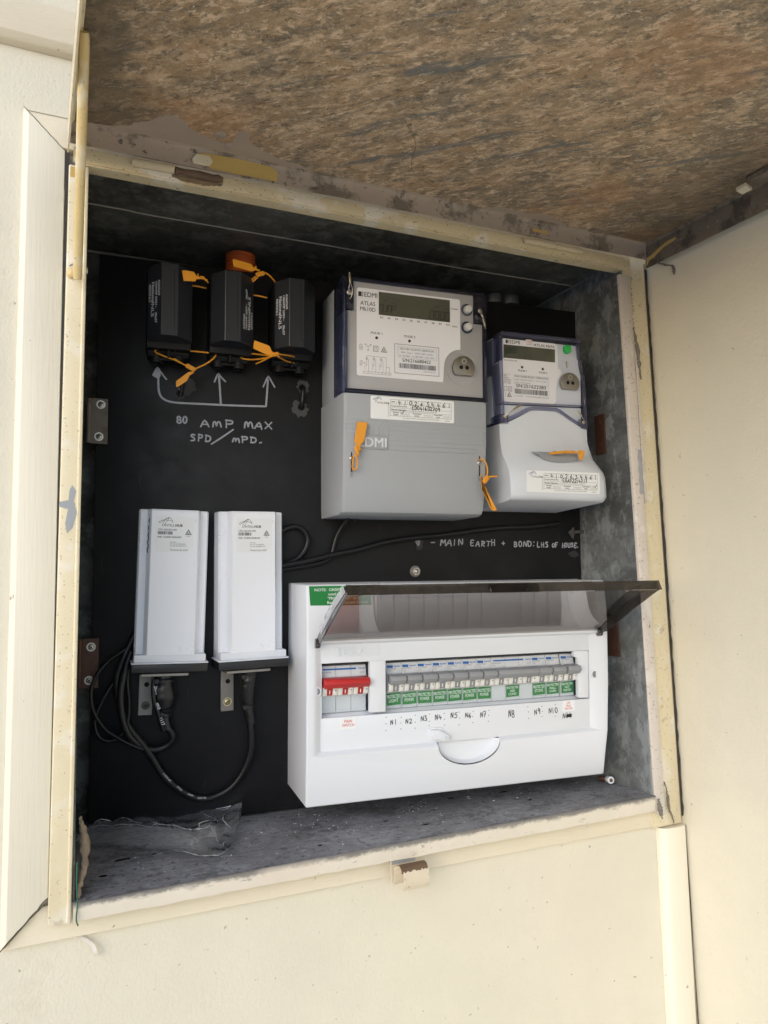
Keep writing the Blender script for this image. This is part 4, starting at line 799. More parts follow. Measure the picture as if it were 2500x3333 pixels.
# owner sticker (shared by both meters)
def loops(mb, u, v, s, n, w):
    P = smooth([(u, v, 0), (u + 3.4 * s, v + 1.6 * s, 0), (u + 9 * s, v + 1 * s, 0), (u + 10.6 * s, v - .2 * s, 0), (u + 8.4 * s, v + 3.2 * s, 0), (u + 5 * s, v + 2 * s, 0), (u + 2.6 * s, v - 2.4 * s, 0), (u + 3.4 * s, v - 3 * s, 0), (u + 6 * s, v + .8 * s, 0), (u + 7.6 * s, v + 3.3 * s, 0), (u + 6 * s, v + 3.0 * s, 0), (u + 2.6 * s, v + .4 * s, 0), (u + .6 * s, v - .8 * s, 0), (u, v, 0)], 5)
    mb.stroke([(p[0], p[1]) for p in P], w, (0, n, 0))
def sticker(parent, u, v, n, nmi, serial, tick, dn=0):
    Wd, Hh = 95.3, 24.1; c = lambda x, y: (u + x, v + y)
    m = MB(); m.prism([c(*p) for p in rrect(0, Wd, 0, Hh, 1.6)], 'n', n, n + .25); st = m.build('owner_sticker', 'paper', parent)
    n += .33; m = MB(); loops(m, u + 3, v + 20.4, .86, n, .32); m.build('logo', 'ink_logo', st, recalc=False)
    m = MB(); m.text('INTELLI', (u + 7.6, n, v + 16.2), 1.9, width=7.6); m.text('HUB', (u + 15.6, n, v + 16.2), 1.9, width=5, bold=.025)
    frame_lines(m, u + 22, u + 92, v + 4.2, v + 21.4, .28, n)
    for y in (16.9, 12.7, 8.9): m.stroke([c(22, y), c(92, y)], .22, (0, n, 0))
    for i in range(10): m.stroke([c(28.4 + i * 6.36, 21.4), c(28.4 + i * 6.36, 16.9)], .2, (0, n, 0))
    m.stroke([c(44.4, 16.9), c(44.4, 12.7)], .2, (0, n, 0))
    for x0 in (33.6, 60.4, 82.6):
        for i in range(4 if x0 < 80 else 3): m.stroke([c(x0 + i * 3.15, 8.9), c(x0 + i * 3.15, 4.2)], .2, (0, n, 0))
        m.stroke([c(x0, 6.6), c(x0 + 9.4, 6.6)], .2, (0, n, 0))
        for i in range(3): m.text(str(i + 1), (u + x0 + 1.55 + i * 3.15, n, v + 4.7), 1.3, align='c')
    m.text('NMI', (u + 23.2, n, v + 18.3), 1.5, width=3.6, bold=.03); m.text('Property/Serial No.', (u + 23, n, v + 13.9), 1.6, width=18, bold=.02); m.text('Element Selections', (u + 23, n, v + 10), 1.5, width=17, bold=.03)
    m.text('(Tick the element numbers the tariff is connected to)', (u + 41, n, v + 10), 1.1, width=34)
    for s_, x, y in (('General', 28, 7.1), ('Supply', 28, 4.9), ('Generation', 52, 7.1), ('(solar)', 52, 4.9), ('Controlled', 76.4, 7.1), ('Load', 76.4, 4.9)): m.text(s_, (u + x, n, v + y), 1.45, align='c', bold=.02)
    m.text('For customer enquiries, please contact your electricity retailer.', (u + 57, n, v + 1.9), 1.2, align='c', width=42); m.text('LAB1603', (u + 90, n, v + 1.4), 1.1, align='r', width=5.6)
    m.text('Scan for more info', (u + 20.6, n, v + 3), 1.2, (0, 0, 1), (-1, 0, 0), width=13); m.build('form_print', 'ink', st, recalc=False)
    m = MB()
    for i, ch in enumerate(nmi): hand(m, ch, u + 30.4 + i * 6.4, v + 16.6, 4.2, n + .05, .8, jit=.06)
    hand(m, serial, u + 46.4, v + 11.9, 4.0, n + .05, .8, width=32, jit=.06)
    m.stroke([c(tick, 8.2), c(tick + 1.4, 6.6), c(tick + 4.2, 10.6)], .75, (0, n + .1, 0)); m.build('handwriting', 'pen', st, recalc=False)
sticker(bm_, 269.2, 418.0, 87.55, '4102634461', 'ED041602709', 33.6)

# ================================================================== SMALL METER
sm = thing('electricity_meter', 'small single phase meter with green button above a pale bulging terminal cover', 'electricity meter', (490, 0, 328), 'electricity meters on the board')
m = MB(); m.box(431, 541, 0, 50, 428, 529); m.build('base', 'meter2', sm, 2)
N7 = 69.0
m = MB(); m.prism([(434.6, 448.4), (535.4, 451.4), (540.2, 452), (540.2, 489), (538, 497), (535, 524.4), (436, 524.6), (436, 500), (430.6, 497)], 'n', 50, 66.6); m.build('face_tray', 'meter2', sm, .8)
m = MB(); m.prism([(433.2, 447.6), (541, 450.4), (541, 430), (434, 427)], 'n', 40, 65); m.build('lower_tray', 'meter2', sm, .8)
m = MB(); m.prism([(436.4, 501), (508.6, 501), (508.6, 524.6), (436.4, 524.4)] [:0] or [(508.4, 495), (508.4, 520.6), (505, 524.2), (436.6, 524.2), (436.4, 500), (431, 496), (435, 452.6), (444, 449.6), (502, 451), (505.6, 455), (506, 472), (509, 482), (514, 489), (512, 494)], 'n', 66.7, 67.4); m.build('face_plate', 'face_label', sm, .2, 1)
m = MB(); m.prism([(436.8, 501.6), (504.6, 501.6), (504.8, 517.1), (437, 517.1)], 'n', 67.45, 67.8); lcd = m.build('display', 'lcd', sm)
m = MB(); seg7(m, '8089', 437.6, 507.6, 5.6, 67.85, .8, 4.2); seg7(m, 'r', 457.0, 503.4, 4.6, 67.85, .8, 4); seg7(m, 'II', 462, 502.8, 6.2, 67.85, .95, 6.2); m.build('segments', 'lcd_ink', lcd, recalc=False)
m = MB(); n = 67.55; logo_edmi(m, 439.6, 518.9, 4.0, n, 13); m.text('ATLAS Mk7A', (476.6, n, 518.4), 3.2, width=28, bold=.015); m.text('E1 E2 E3 E4 E5', (437.4, n, 498.4), 1.4, width=16.6, bold=.02)
m.text('PULSE 1', (461, n, 487.4), 1.9, align='c', width=11, bold=.015); m.text('PULSE 2', (488.4, n, 487.2), 1.9, align='c', width=11, bold=.015)
for cx in (460.6, 488.0): m.poly(arc(cx, 492.4, 1.6, 0, 350, 14), n)
for k, s_ in enumerate(('10kV  UC3', 'IR20', 'IEC62-53', 'S500X.07.01.11', 'S500X.07.22', 'NMI 14/2/87')): m.text(s_, (437, n, 482.2 - k * 2.05), 1.0, width=(8, 4, 6.5, 10.5, 8.5, 9)[k], bold=.02)
frame_lines(m, 437.4, 440.4, 463.4, 468.4, .35, n); frame_lines(m, 442.2, 447, 463.4, 468.4, .5, n); frame_lines(m, 443.5, 445.8, 464.7, 467.1, .32, n); rcm(m, 443.6, 458.6, 3.4, n, .5); m.stroke([(438.4, 462), (438.4, 457.6)], .3, (0, n, 0))
m.build('face_print', 'ink', sm, recalc=False)
m = MB(); m.prism([(448.2, 456.5), (496.6, 456.7), (496.9, 484.1), (448.4, 484.1)], 'n', 67.5, 67.7); sn = m.build('serial_label', 'paper', sm)
m = MB(); n = 67.8; m.text('7A13-A344-29-J211-7D02-6110', (472.6, n, 480.2), 2.0, align='c', width=43, bold=.015); m.text('SN:251622283', (472, n, 468.4), 3.9, align='c', width=39, bold=.022); barcode(m, 450.6, 494.6, 461, 466.8, n, 11); m.build('serial_print', 'ink', sn, recalc=False)
m = MB(); m.text('230V 10(100)A 50Hz Cl 1 Wh Cl 2 varh', (472, n, 476.6), 1.6, align='c', width=41); m.text('Pulse 1:100 imp/kWh', (451.6, n, 473.2), 1.6, width=20); m.text('L1 Max 45A', (450.4, n, 457.8), 1.4, width=11); m.text('MADE IN INDONESIA   SEP 2022', (495.4, n, 457.8), 1.4, align='r', width=30); frame_lines(m, 450, 495.4, 472.2, 482.6, .22, n); m.build('small_print', 'ink_grey', sn, recalc=False)
m = MB(); m.box(465.6, 473.6, 66, 69.2, 519.4, 525.4); m.build('light_tab', 'pinkish', sm, .5)
m = MB(); m.prism(rrect(516.2, 525.2, 513.4, 523.2, 3.4, 6), 'n', 62, 71.5); m.build('green_button', 'btn_green', sm, 1.0)
m = MB(); m.cyl((520.6, 60, 500.4), (0, 1, 0), 4.6, 7, 20, 4.2); m.build('sealing_stud', 'btn', sm, .5)
m = MB(); m.box(519.8, 521.4, 67.1, 67.3, 496.4, 504.4); m.build('stud_slot', 'lever_grey', sm)
optical(sm, 522.6, 477.6, 67.5, 12.6)
# clear cover: stepped outline
outl = [(434.3, 531.4), (537.2, 531.8), (537.0, 526.5), (534.4, 525.5), (535.4, 508.6), (539.6, 507.4), (540, 495), (541.4, 491.4), (543.4, 452), (544, 450), (546.3, 426.2)]
m = MB(); top_l = [(430.6, 497.5), (430.2, 512), (433.2, 513.5)]
m.prism([(434.4, 448), (541.6, 451), (539.4, 495), (537, 508), (534, 524.8), (434.6, 525)], 'n', 70.4, 70.9); m.build('clear_front', 'cover', sm)
def wall(a, b_, th, n0, n1):
    a, b_ = Vector(a), Vector(b_); t = (b_ - a).normalized(); q = Vector((-t.y, t.x)) * th
    k = MB(); k.prism([tuple(a), tuple(b_), tuple(b_ + q), tuple(a + q)], 'n', n0, n1); k.build('clear_edge', 'violet_edge', sm, .5, 1)
wall((537.2, 531.8), (432.6, 531.4), 4.8, 40, 71); wall((432.4, 426), (430.0, 526), -3.6, 30, 70.4); wall((546.3, 428), (543.4, 489.6), 3.0, 40, 70.6); wall((541.6, 491), (539.6, 506.6), 2.6, 45, 70.8); wall((537.4, 508), (535.6, 526.4), 2.4, 45, 70.6)
m = MB(); m.box(510.6, 537.4, 50, 58, 507, 526); m.build('clear_pocket', 'violet_edge', sm, .8)
m = MB(); m.box(510.6, 539, 50, 57, 489.5, 506.5); m.build('clear_pocket', 'violet_edge', sm, .8)
m = MB(); m.box(528.6, 537.6, 60, 72.4, 526.8, 531.0); m.build('clear_lug', 'violet_edge', sm, .6)
m = MB(); m.prism([(434.6, 449.8), (541.8, 452.4), (541.8, 450.8), (434.6, 448.0)], 'n', 60, 70.9); m.build('clear_edge', 'violet_edge', sm)
hump_o = [(430.6, 431.0), (440.4, 432.6), (455, 439.6), (466, 445.6), (472, 446.8), (504, 447.4), (510, 445.2), (522, 438.4), (540, 428.8), (546.4, 428.2)]
hump_i = [(430.6, 425.6), (442.4, 427.6), (457, 435.4), (468, 441.4), (474, 443.2), (503, 443.6), (508, 441.8), (522, 434.0), (539.6, 425.2), (546.4, 424.6)]
m = MB(); m.loft([[(a[0], 69.8, a[1]), (b_[0], 69.8, b_[1]), (b_[0], 52, b_[1]), (a[0], 52, a[1])] for a, b_ in zip(hump_o, hump_i)]); m.build('clear_rim', 'violet_edge', sm)
for u0, u1, v0, v1 in ((431, 441, 424.6, 436), (536.6, 546.4, 424.4, 436)):
    m = MB(); m.box(u0, u1, 45, 69.6, v0, v1); m.build('clear_lug', 'violet_edge', sm, .6)
screw_parts(sm, (436.4, 69.8, 433.4), (0, 1, 0), 2.3, 'brass', None, 'slot'); screw_parts(sm, (541, 69.8, 432.4), (0, 1, 0), 2.3, 'brass', None, 'slot')
# pale terminal cover: humped top edge, ogee front that bulges towards the bottom
prof = [(0, 69.4), (.06, 69.6), (.18, 70.2), (.30, 72.5), (.42, 78), (.52, 85.5), (.60, 91), (.68, 94), (.80, 95.4), (.93, 95.8), (.975, 94.4), (1.0, 90.5)]
top = [(430.2, 424.8), (441, 427.0), (456.4, 434.6), (467.6, 440.6), (474, 442.4), (488, 442.7), (503, 442.8), (508.6, 441), (522.4, 433.2), (539.8, 424.6), (547.0, 424.0)]
m = MB(); rings = []
for f, nn in prof:
    ring = [(430.0, 0, (425 - 97 * f) if f < .95 else 329)]
    wide = 547 + 8.6 * max(0, min(1, (f - .22) / .4)) - (1.6 if f > .97 else 0)
    for i, (tu, tv) in enumerate(top):
        u = 430 + (tu - 430) * (wide - 430) / 117.0; v = tv + (336.2 - tv) * f; e = 0
        if i == 0: u += .3; e = -4 if f > .3 else -2
        if i == len(top) - 1: e = -5 if f > .3 else -2.5
        ring.append((u, nn + e, v))
    ring.append((wide - (9 if f > .9 else 6 * max(0, f - .3)), 0, (425 - 97 * f) if f < .95 else 329)); rings.append(ring)
m.loft(rings); m.build('terminal_cover', 'meter2', sm, 0, smooth=60)
m = MB(); sc_ = [(459.6, 391.8, 0), (472, 383.6, 0), (484, 380.6, 0), (500, 380.4, 0), (514, 383.4, 0), (521.5, 388.4, 0)]
m.stroke([(p[0], p[1]) for p in smooth(sc_, 6)], .8, (0, 88.6, 0), EX, (0, -.55, 1)) if False else None
lowq = smooth(sc_, 5); m.b.faces.new([m.b.verts.new(V((459.6 + 62 * i / 24, 84.6, 391.9 + .07 * i))) for i in range(25)] + [m.b.verts.new(V((p[0], 92.0 if 462 < p[0] < 520 else 86, p[1]))) for p in reversed(lowq)])
m.build('finger_recess', 'meter', sm, recalc=False)
m = MB(); m.stroke([(468, 391.4), (486, 391.2)], .9, (0, 89, 0)); m.build('slot_shadow', 'lever_grey', sm, recalc=False)
screw_parts(sm, (488.6, 88.4, 391.2), (0, 1, 0), 2.5, 'zinc', None, 'slot')
sticker(sm, 447.9, 345.2, 95.75, '4102634461', 'EOA72214717', 87)

# ================================================================== RADIO MODEMS
def modem(cu, v0, roll, yaw, label, cpn, imei):
    t = thing('radio_modem', label, 'modem', (cu, 0, v0), 'white radio modems on steel brackets', PANEL, (0, roll, yaw))
    def sect(v, k=0.):
        return [(cu - 34.6 - k, 2, v), (cu - 34.6 - k, 21 + k, v), (cu - 33 - k, 23.4 + k, v), (cu - 26.4, 23.6 + k, v), (cu - 24.2, 32.6 + k, v), (cu - 22.8, 34.2 + k, v), (cu + 22.8, 34.2 + k, v), (cu + 24.2, 32.6 + k, v), (cu + 26.4, 23.6 + k, v), (cu + 33 + k, 23.4 + k, v), (cu + 34.6 + k, 21 + k, v), (cu + 34.6 + k, 2, v)]
    m = MB(); r0 = sect(v0 + 14); r1 = sect(v0 + 160.5); r2 = [(cu + (p[0] - cu) * .985, 2 + (p[1] - 2) * .96, v0 + 162) for p in r1]
    m.loft([r0, r1, r2]); body = m.build('housing', 'modem', t, 0, smooth=30)
    m = MB(); m.box(cu - 35, cu + 35, 1.5, 34.6, v0 + 8.6, v0 + 16.4); m.build('foot', 'white_plastic', t, 1.2)
    m = MB(); m.box(cu - 37.4, cu + 37.4, .6, 36.6, v0 + 7.2, v0 + 8.8); m.build('flange', 'white_plastic', t, .5, 1)
    m = MB(); m.box(cu - 37.0, cu + 37.0, .8, 36.2, v0 - 1.2, v0 + 7.1); m.build('end_cap', 'cap', t, .9)
    # printed label with a cut corner
    L = lambda x, y: (cu - 18.4 + x, v0 + 119 + y)
    m = MB(); m.prism([L(0, 0), L(31, 0), L(37, 6), L(37, 36), L(0, 36)], 'n', 34.3, 34.5); lb = m.build('label', 'paper', t)
    n = 34.58; m = MB(); loops(m, L(2.6, 0)[0], L(0, 30.2)[1], 1.28, n, .34); m.text('INTELLI', (L(8.2, 0)[0], n, L(0, 25.8)[1]), 2.4, width=10.4); m.text('HUB', (L(19, 0)[0], n, L(0, 25.8)[1]), 2.4, width=6.8, bold=.03)
    m.text('CPN: ' + cpn, (L(1.8, 0)[0], n, L(0, 21.6)[1]), 1.7, width=18.4, bold=.01); barcode(m, L(1.8, 0)[0], L(16, 0)[0], L(0, 17.6)[1], L(0, 20.8)[1], n, int(roll * 10) + 40)
    m.text('IMEI: ' + imei, (L(1.8, 0)[0], n, L(0, 14.2)[1]), 1.7, width=23, bold=.01); rcm(m, L(31.8, 0)[0], L(0, 19.6)[1], 3.4, n, .62); m.text('R-NZ', (L(31.8, 0)[0], n, L(0, 15.6)[1]), 1.0, align='c')
    for k, s_ in enumerate(('Contains', 'FCC ID: 2AWDJESRM', 'FCC ID: RI7ME910C1P1')): m.text(s_, (L(14, 0)[0], n, L(0, 9.6 - 2 * k)[1]), 1.1, width=(6, 15, 16.4)[k])
    m.text('Powered by AOS', (L(14.4, 0)[0], n, L(0, 1.4)[1]), 1.7, width=17, shear=.2); m.build('label_print', 'ink', lb, recalc=False)
    return t
m1 = modem(74.3, 160.4, 1.25, 0.5, 'white radio modem on the left, dark scratch beside its label', 'A6524012409', '355808106066878')
m = MB(); rnd = random.Random(2); m.stroke([(74.3 - 24.6 + math.sin(i * 1.7) * .5 - i * .06, 160.4 + 156 - i * 2.0) for i in range(20)], 1.0, (0, 30.6, 0)); m.build('scratch', 'ink', m1, recalc=False)
m2 = modem(155.4, 160.0, -.4, 6.0, 'white radio modem beside the white switchboard enclosure, turned a little left', 'A6524012405', '355808106080440')
def modem_fittings(t, pu, su, v0, screwmat, roll):
    m = MB(); m.box(pu, pu + 14.2, .3, 2.4, v0 - 49, v0 - 6); m.build('bracket_leg', 'bracket', t, .5, 1)
    m = MB(); m.box(pu + .4, pu + 47, .3, 27, v0 - 6.3, v0 - 3.4); m.build('bracket_shelf', 'bracket_edge', t, .5, 1)
    m = MB(); m.cyl((pu + 7.6, 2.4, v0 - 17.6), (0, 1, 0), 2.5, .15, 18); m.build('bracket_hole', 'void', t)
    screw_parts(t, (pu + 7.2, 2.4, v0 - 39), (0, 1, 0), 3.5, screwmat, 1.3)
    return t
modem_fittings(m1, 46.6, 66, 160.4, 'rusty_steel', 0); modem_fittings(m2, 128.2, 150, 160.0, 'brass', 0)

# sleeves, ties and cables below the modems
def shrink(t, pts, rad, ties, printed=None):
    P = smooth(pts, 5); k = len(P); rr = []
    for i in range(k):
        f = i / (k - 1) * (len(rad) - 1); a = int(min(f, len(rad) - 2)); rr.append(rad[a] + (rad[a + 1] - rad[a]) * (f - a))
    rnd = random.Random(int(pts[0][0])); m = MB(); m.tube(P, [r * (1 + rnd.uniform(-.05, .05)) for r in rr], 12)
    for v in m.b.verts:
        q = noise.noise(v.co * 130); v.co += Vector((q, q, 0)) * .0011
    m.build('cable_sleeve', 'sleeve', t)
    for c, d, r in ties:
        d = Vector(d).normalized(); m = MB(); m.ring(tuple(Vector(c) - d * 1.2), tuple(d), r, r + .8, 2.4, 18); m.build('cable_tie', 'cap', t, .2, 1)
        m = MB(); q = (c[0] - r * .75, c[1] + r * .8, c[2]); m.box(q[0] - 2.6, q[0] + 2.2, q[1] - 1.5, q[1] + 1.8, q[2] - 2.4, q[2] + 2.4); m.build('cable_tie_lock', 'cap', t, .5, 1)
shrink(m1, [(70.5, 13, 155), (70.5, 13, 149), (71, 13, 142), (72, 13, 132), (71.5, 12, 122), (71.8, 11, 114), (73.2, 11, 106), (75.6, 11, 98)], [9.5, 10, 9.0, 10.5, 10.2, 7.2, 5.6, 5.2, 4.4], (((70.3, 13, 148.4), (0, 0, 1), 9.6), ((71.2, 12, 114.5), (.3, 0, 1), 7.0)))
shrink(m2, [(154.6, 14, 154), (154.6, 14, 147), (154.2, 13, 138), (154.2, 12, 126), (155.2, 11, 116), (156.8, 11, 106), (159.0, 11, 97)], [8.6, 8.8, 8.4, 7.2, 5.6, 5.4, 4.4], (((154.6, 14, 148.6), (0, 0, 1), 8.6), ((155.4, 11, 116), (0, 0, 1), 5.6)))
m = MB(); m.tube(smooth([(60.5, 15, 150), (60.2, 17, 140), (61.5, 18.5, 128), (65.4, 18.5, 117), (68.6, 17, 106), (71.4, 15, 98)], 5), 2.5, 10); wl = m.build('cable_tail', 'rubber', m1)
m = MB()
for st, p, a in (('20-0C', (60.6, 19.2, 143.5), -86), ('(0)2', (62.3, 20.9, 126), -66), ('1117', (66.9, 20.2, 111), -68)):
    ca, sa = math.cos(R(a)), math.sin(R(a)); m.text(st, p, 3.0, (ca, 0, sa), (-sa, 0, ca), bold=.01)
m.build('tail_print', 'print_white', m1, recalc=False)
def cable(name, pts, r, label, cat='cable', group=None, mat='rubber', k=7):
    m = MB(); m.tube(smooth(pts, k), r, 12); return single(m, name, mat, label, cat, pts[0], group)
cA = cable('cable', [(159.0, 11, 98), (160.2, 11, 88), (160.0, 10, 68.8), (153.6, 8, 48.7), (138.5, 6, 30), (115, 5, 22), (94.5, 6, 29.5), (73.1, 8, 48.6), (59.3, 9, 71.3), (48, 10, 88), (35.2, 9, 106), (26.5, 8, 130), (24.6, 8, 152), (30, 8, 170), (36, 6, 184), (44, 4, 200)], 3.7, 'thick black cable looping from the right hand modem down across the bottom of the board', 'cable', 'black modem cables')
m = MB(); q = [(72.8, 12.2, 51), (84, 10.6, 39.6), (95, 9.9, 31.6), (106, 9, 25.5)]
for st, p, a in (('E 2725 60C', (70.5, 12.6, 53.5), -49), ('STYLE', (84.5, 10.6, 38.6), -43), ('AWM', (95.5, 10, 29.8), -27), ('E235150', (106, 9, 24.2), -6)):
    ca, sa = math.cos(R(a)), math.sin(R(a)); m.text(st, p, 1.7, (ca, 0, sa), (-sa, 0, ca))
cp = m.build('cable_print', 'print_white', None, recalc=False, org=(159.0, 11, 98)); cp.parent = cA
cable('cable', [(75.6, 11, 98.5), (79.5, 11, 92), (78.6, 10, 85.5), (72.5, 9, 80), (62, 8.4, 77.8), (50, 9, 82), (38, 13, 94), (31, 14, 112), (28.6, 13, 138), (33.5, 11, 164), (38, 8, 178)], 3.7, 'black cable curling left from the sleeve under the left hand modem', 'cable', 'black modem cables')
cable('cable', [(40, 5, 186), (30, 8, 179), (17, 7, 170), (5.4, 8, 156), (.6, 8, 140), (3.5, 8, 120), (14, 9, 103), (27, 11, 93), (42, 12, 84), (52, 11, 79.5)], 2.0, 'thin black cable bowing out over the lower left hinge plate', 'cable', 'black modem cables')
cable('cable', [(38, 5, 172), (28, 7, 156), (17, 8, 141), (9, 8, 125), (4.6, 7, 110), (8, 7, 96), (17.5, 8, 90), (28, 9, 93.5), (35, 10, 106), (37, 10, 125), (35, 9, 150), (39, 6, 168)], 1.9, 'thin black cable forming a small drooping loop left of the left hand modem', 'cable', 'black modem cables')
cable('cable', [(186, 4, 290), (194, 5, 302), (206, 6, 307.6), (216, 6, 305), (222.4, 6, 295), (220, 6, 283), (211, 6, 272.5), (194, 6, 266.2), (184, 5, 264)], 3.1, 'short black cable hoop emerging right of the right hand modem', 'cable', 'black cables between modem and meters')
cable('cable', [(184, 9, 262), (194.3, 10, 265), (223.4, 10, 270.2), (249.9, 9, 276.6), (279.3, 8, 282.2), (314, 6, 291), (350, 6, 296.3), (385, 6, 299.5), (430, 5, 305.5), (470, 5, 309.5), (510, 4, 311), (548, 3, 316)], 3.1, 'long black cable running right below both meters above the marker line', 'cable', 'black cables between modem and meters')
cable('cable', [(184, 4, 258), (195.8, 4, 260.4), (226, 4, 265.4), (241.6, 4, 269), (250, 4, 275.5), (253.6, 4, 288), (257.7, 6, 300.4), (264.5, 12, 314), (268, 20, 324)], 3.0, 'black cable bending upwards into the underside of the large grey meter', 'cable', 'black cables between modem and meters')

# ================================================================== SWITCHBOARD ENCLOSURE
cu = thing('switchboard_enclosure', 'white switchboard enclosure with smoked lid tilted open over two rows of labelled breakers'.replace('two rows', 'a row'), 'switchboard', (380, 0, 26))
NFC = 85.0
m = MB(); m.box(204, 572, 0, 7, 32, 245.6); m.build('back_plate', 'white_plastic', cu, 1)
m = MB(); b = m.b
def vv(u, n, v): return b.verts.new(V((u, n, v)))
ur = lambda v: 550.8 + (558 - 550.8) * min(1, max(0, (v - 26) / 70)) - max(0, v - 190) * .012
OL = [(202.6, 26), (202.6, 75), (202.6, 187), (202.6, 246)]; OR = [(ur(26), 26), (ur(75), 75), (ur(130), 130), (ur(187), 187), (557.4, 246)]
nf = lambda v: 82.4 if v < 30 else (NFC if v < 215 else NFC - (v - 215) * .13)
notch = [(417.5, 75.6)] + [(p[0], p[1]) for p in arc(381, 75.6, 36.5, 0, -180, 18, 22.5)][1:-1] + [(344.5, 75.6)]
bl, br, tl, tr = (202.6, 26), (ur(26), 26), (202.6, 246), (557.4, 246)
ibl, ibr, itl, itr = (211, 75.6), (547, 75.6), (211, 187.5), (547, 187.5)
F = lambda pts: b.faces.new([vv(p[0], nf(p[1]), p[1]) for p in pts])
F([bl, br, (ur(75.6), 75.6), ibr] + notch + [ibl, (202.6, 75.6)])
F([(202.6, 75.6), ibl, itl, (202.6, 187.5)]); F([(ur(75.6), 75.6), (ur(130), 130), (ur(187.5), 187.5), itr, ibr])
F([(202.6, 187.5), itl, itr, (ur(187.5), 187.5), (ur(215), 215), (202.6, 215)]); F([(202.6, 215), (ur(215), 215), tr, tl])
sidef = lambda pts: [b.faces.new([vv(p[0], nf(p[1]), p[1]), vv(q[0], nf(q[1]), q[1]), vv(q[0] + dq, 0, q[1] + eq), vv(p[0] + dp, 0, p[1] + ep)]) for (p, dp, ep), (q, dq, eq) in zip(pts, pts[1:])]
sidef([(bl, 0, 0), ((202.6, 75.6), 0, 0), ((202.6, 187.5), 0, 0), ((202.6, 215), 0, 0), (tl, 0, -.5)]); sidef([(br, 6, 0), ((ur(75.6), 75.6), 6, 0), ((ur(130), 130), 6, 0), ((ur(187.5), 187.5), 6, 0), ((ur(215), 215), 6, 0), (tr, 6, -.5)])
sidef([(bl, 0, 0), (br, 6, 0)]); sidef([(tl, 0, -.5), (tr, 6, -.5)])
NP = 79.4
ring_o = [ibl] + notch[::-1] + [ibr, itr, itl]
pbl, pbr, ptr, ptl = (218.4, 78.6), (535.4, 78.6), (535.4, 184.8), (218.4, 184.8)
def bank(pts_o, pts_i): b.faces.new([vv(p[0], nf(p[1]), p[1]) for p in pts_o] + [vv(p[0], NP, p[1]) for p in reversed(pts_i)])
bank([ibl, itl], [pbl, ptl]); bank([ibr, itr], [pbr, ptr]); bank([itl, itr], [ptl, ptr])
bank([ibl, (344.5, 75.6)], [pbl, (344.5, 78.6)]); bank([(417.5, 75.6), ibr], [(417.5, 78.6), pbr])
bmesh.ops.remove_doubles(b, verts=b.verts, dist=.00001)
m.build('cover', 'white_plastic', cu, 2.0, 3, smooth=50)
# finger scoop
m = MB(); rings = []
for k, (s_, nn) in enumerate(((1.0, 84.6), (.97, 80), (.9, 76.5), (.75, 75.2), (.4, 75))):
    rings.append([(381 + 36.5 * s_ * math.cos(R(-180 * i / 18)), nn, 77 + 22.8 * s_ * math.sin(R(-180 * i / 18))) for i in range(19)])
m.loft(rings, caps=False, closed=False); m.b.faces.new([m.b.verts.new(V(p)) for p in rings[-1]])
m.build('finger_scoop', 'white_plastic', cu)
# inner panel: frame with the breaker window
wu0, wu1, wv0, wv1 = 219.6, 535.6, 111.6, 166.2
m = MB(); m.box(217.6, 536.2, 74, NP, wv1, 185.6); m.box(217.6, 536.2, 74, NP, 77.6, wv0); m.build('inner_panel', 'white_plastic', cu, .5)
m = MB(); m.box(217.6, wu0, 60, NP - .1, wv0 + .1, wv1 - .1); m.box(wu1, 536.3, 60, NP - .1, wv0 + .1, wv1 - .1); m.build('window_jamb', 'white_plastic', cu)
m = MB(); m.box(wu0, wu1, 20, 22, wv0 - 2, wv1 + 2); m.build('window_back', 'lever_grey', cu)
m = MB(); m.loft([[(u, 73.9, wv0 - .4), (u, 66, wv0 + 2.2), (u, 66, wv0 - .4)] for u in (wu0, wu1)]); m.build('window_sill', 'white_plastic', cu)
m = MB(); m.prism([(218.9, 172.8), (281.4, 172.8), (281.4, 185.0), (218.9, 185.0)], 'n', NP, NP + .5); pl = m.build('name_plate', 'white_plastic', cu, .25, 1)
m = MB()
vs, fs, wd = glyphs('TESLA', .015); kk = 7.2 / CAP; ks = 33 / wd
for dn in (NP + .5, NP + 1.7):
    vn = [m.b.verts.new(V((233.2 + x * ks, dn, 174.6 + y * kk))) for x, y in vs]
    for f in fs: m.b.faces.new([vn[i] for i in f])
    if dn < NP + 1: lo = vn
hi = vn; ec = {}
for f in fs:
    for i in range(len(f)):
        e = (f[i], f[(i + 1) % len(f)]); ec[tuple(sorted(e))] = ec.get(tuple(sorted(e)), 0) + 1
for (i, j), c_ in ec.items():
    if c_ == 1: m.b.faces.new([lo[i], lo[j], hi[j], hi[i]])
m.build('raised_lettering', 'white_plastic', pl)
m = MB(); m.box(270.4, 287.6, 74, 80.8, 114.2, 166.6); m.build('blank_strip', 'white_plastic', cu, .5)
m = MB(); m.prism([(520.6, 113.6), (534.0, 112.8), (534.8, 164.0), (533.2, 166.0), (515.6, 166.0), (515.6, 160), (520.6, 158)], 'n', 74, 80.2); m.build('blank_strip', 'white_plastic', cu, .5)
for u in (213.9, 541.2):
    m = MB(); m.ring((u, 81.4, 139.2), (0, 1, 0), 3.6, 4.8, 1.6, 24); m.build('screw_well', 'white_plastic', cu, .3, 1)
    m = MB(); m.cyl((u, 81.2, 139.2), (0, 1, 0), 3.6, 1.2, 24); m.build('screw_recess', 'ink_grey', cu)
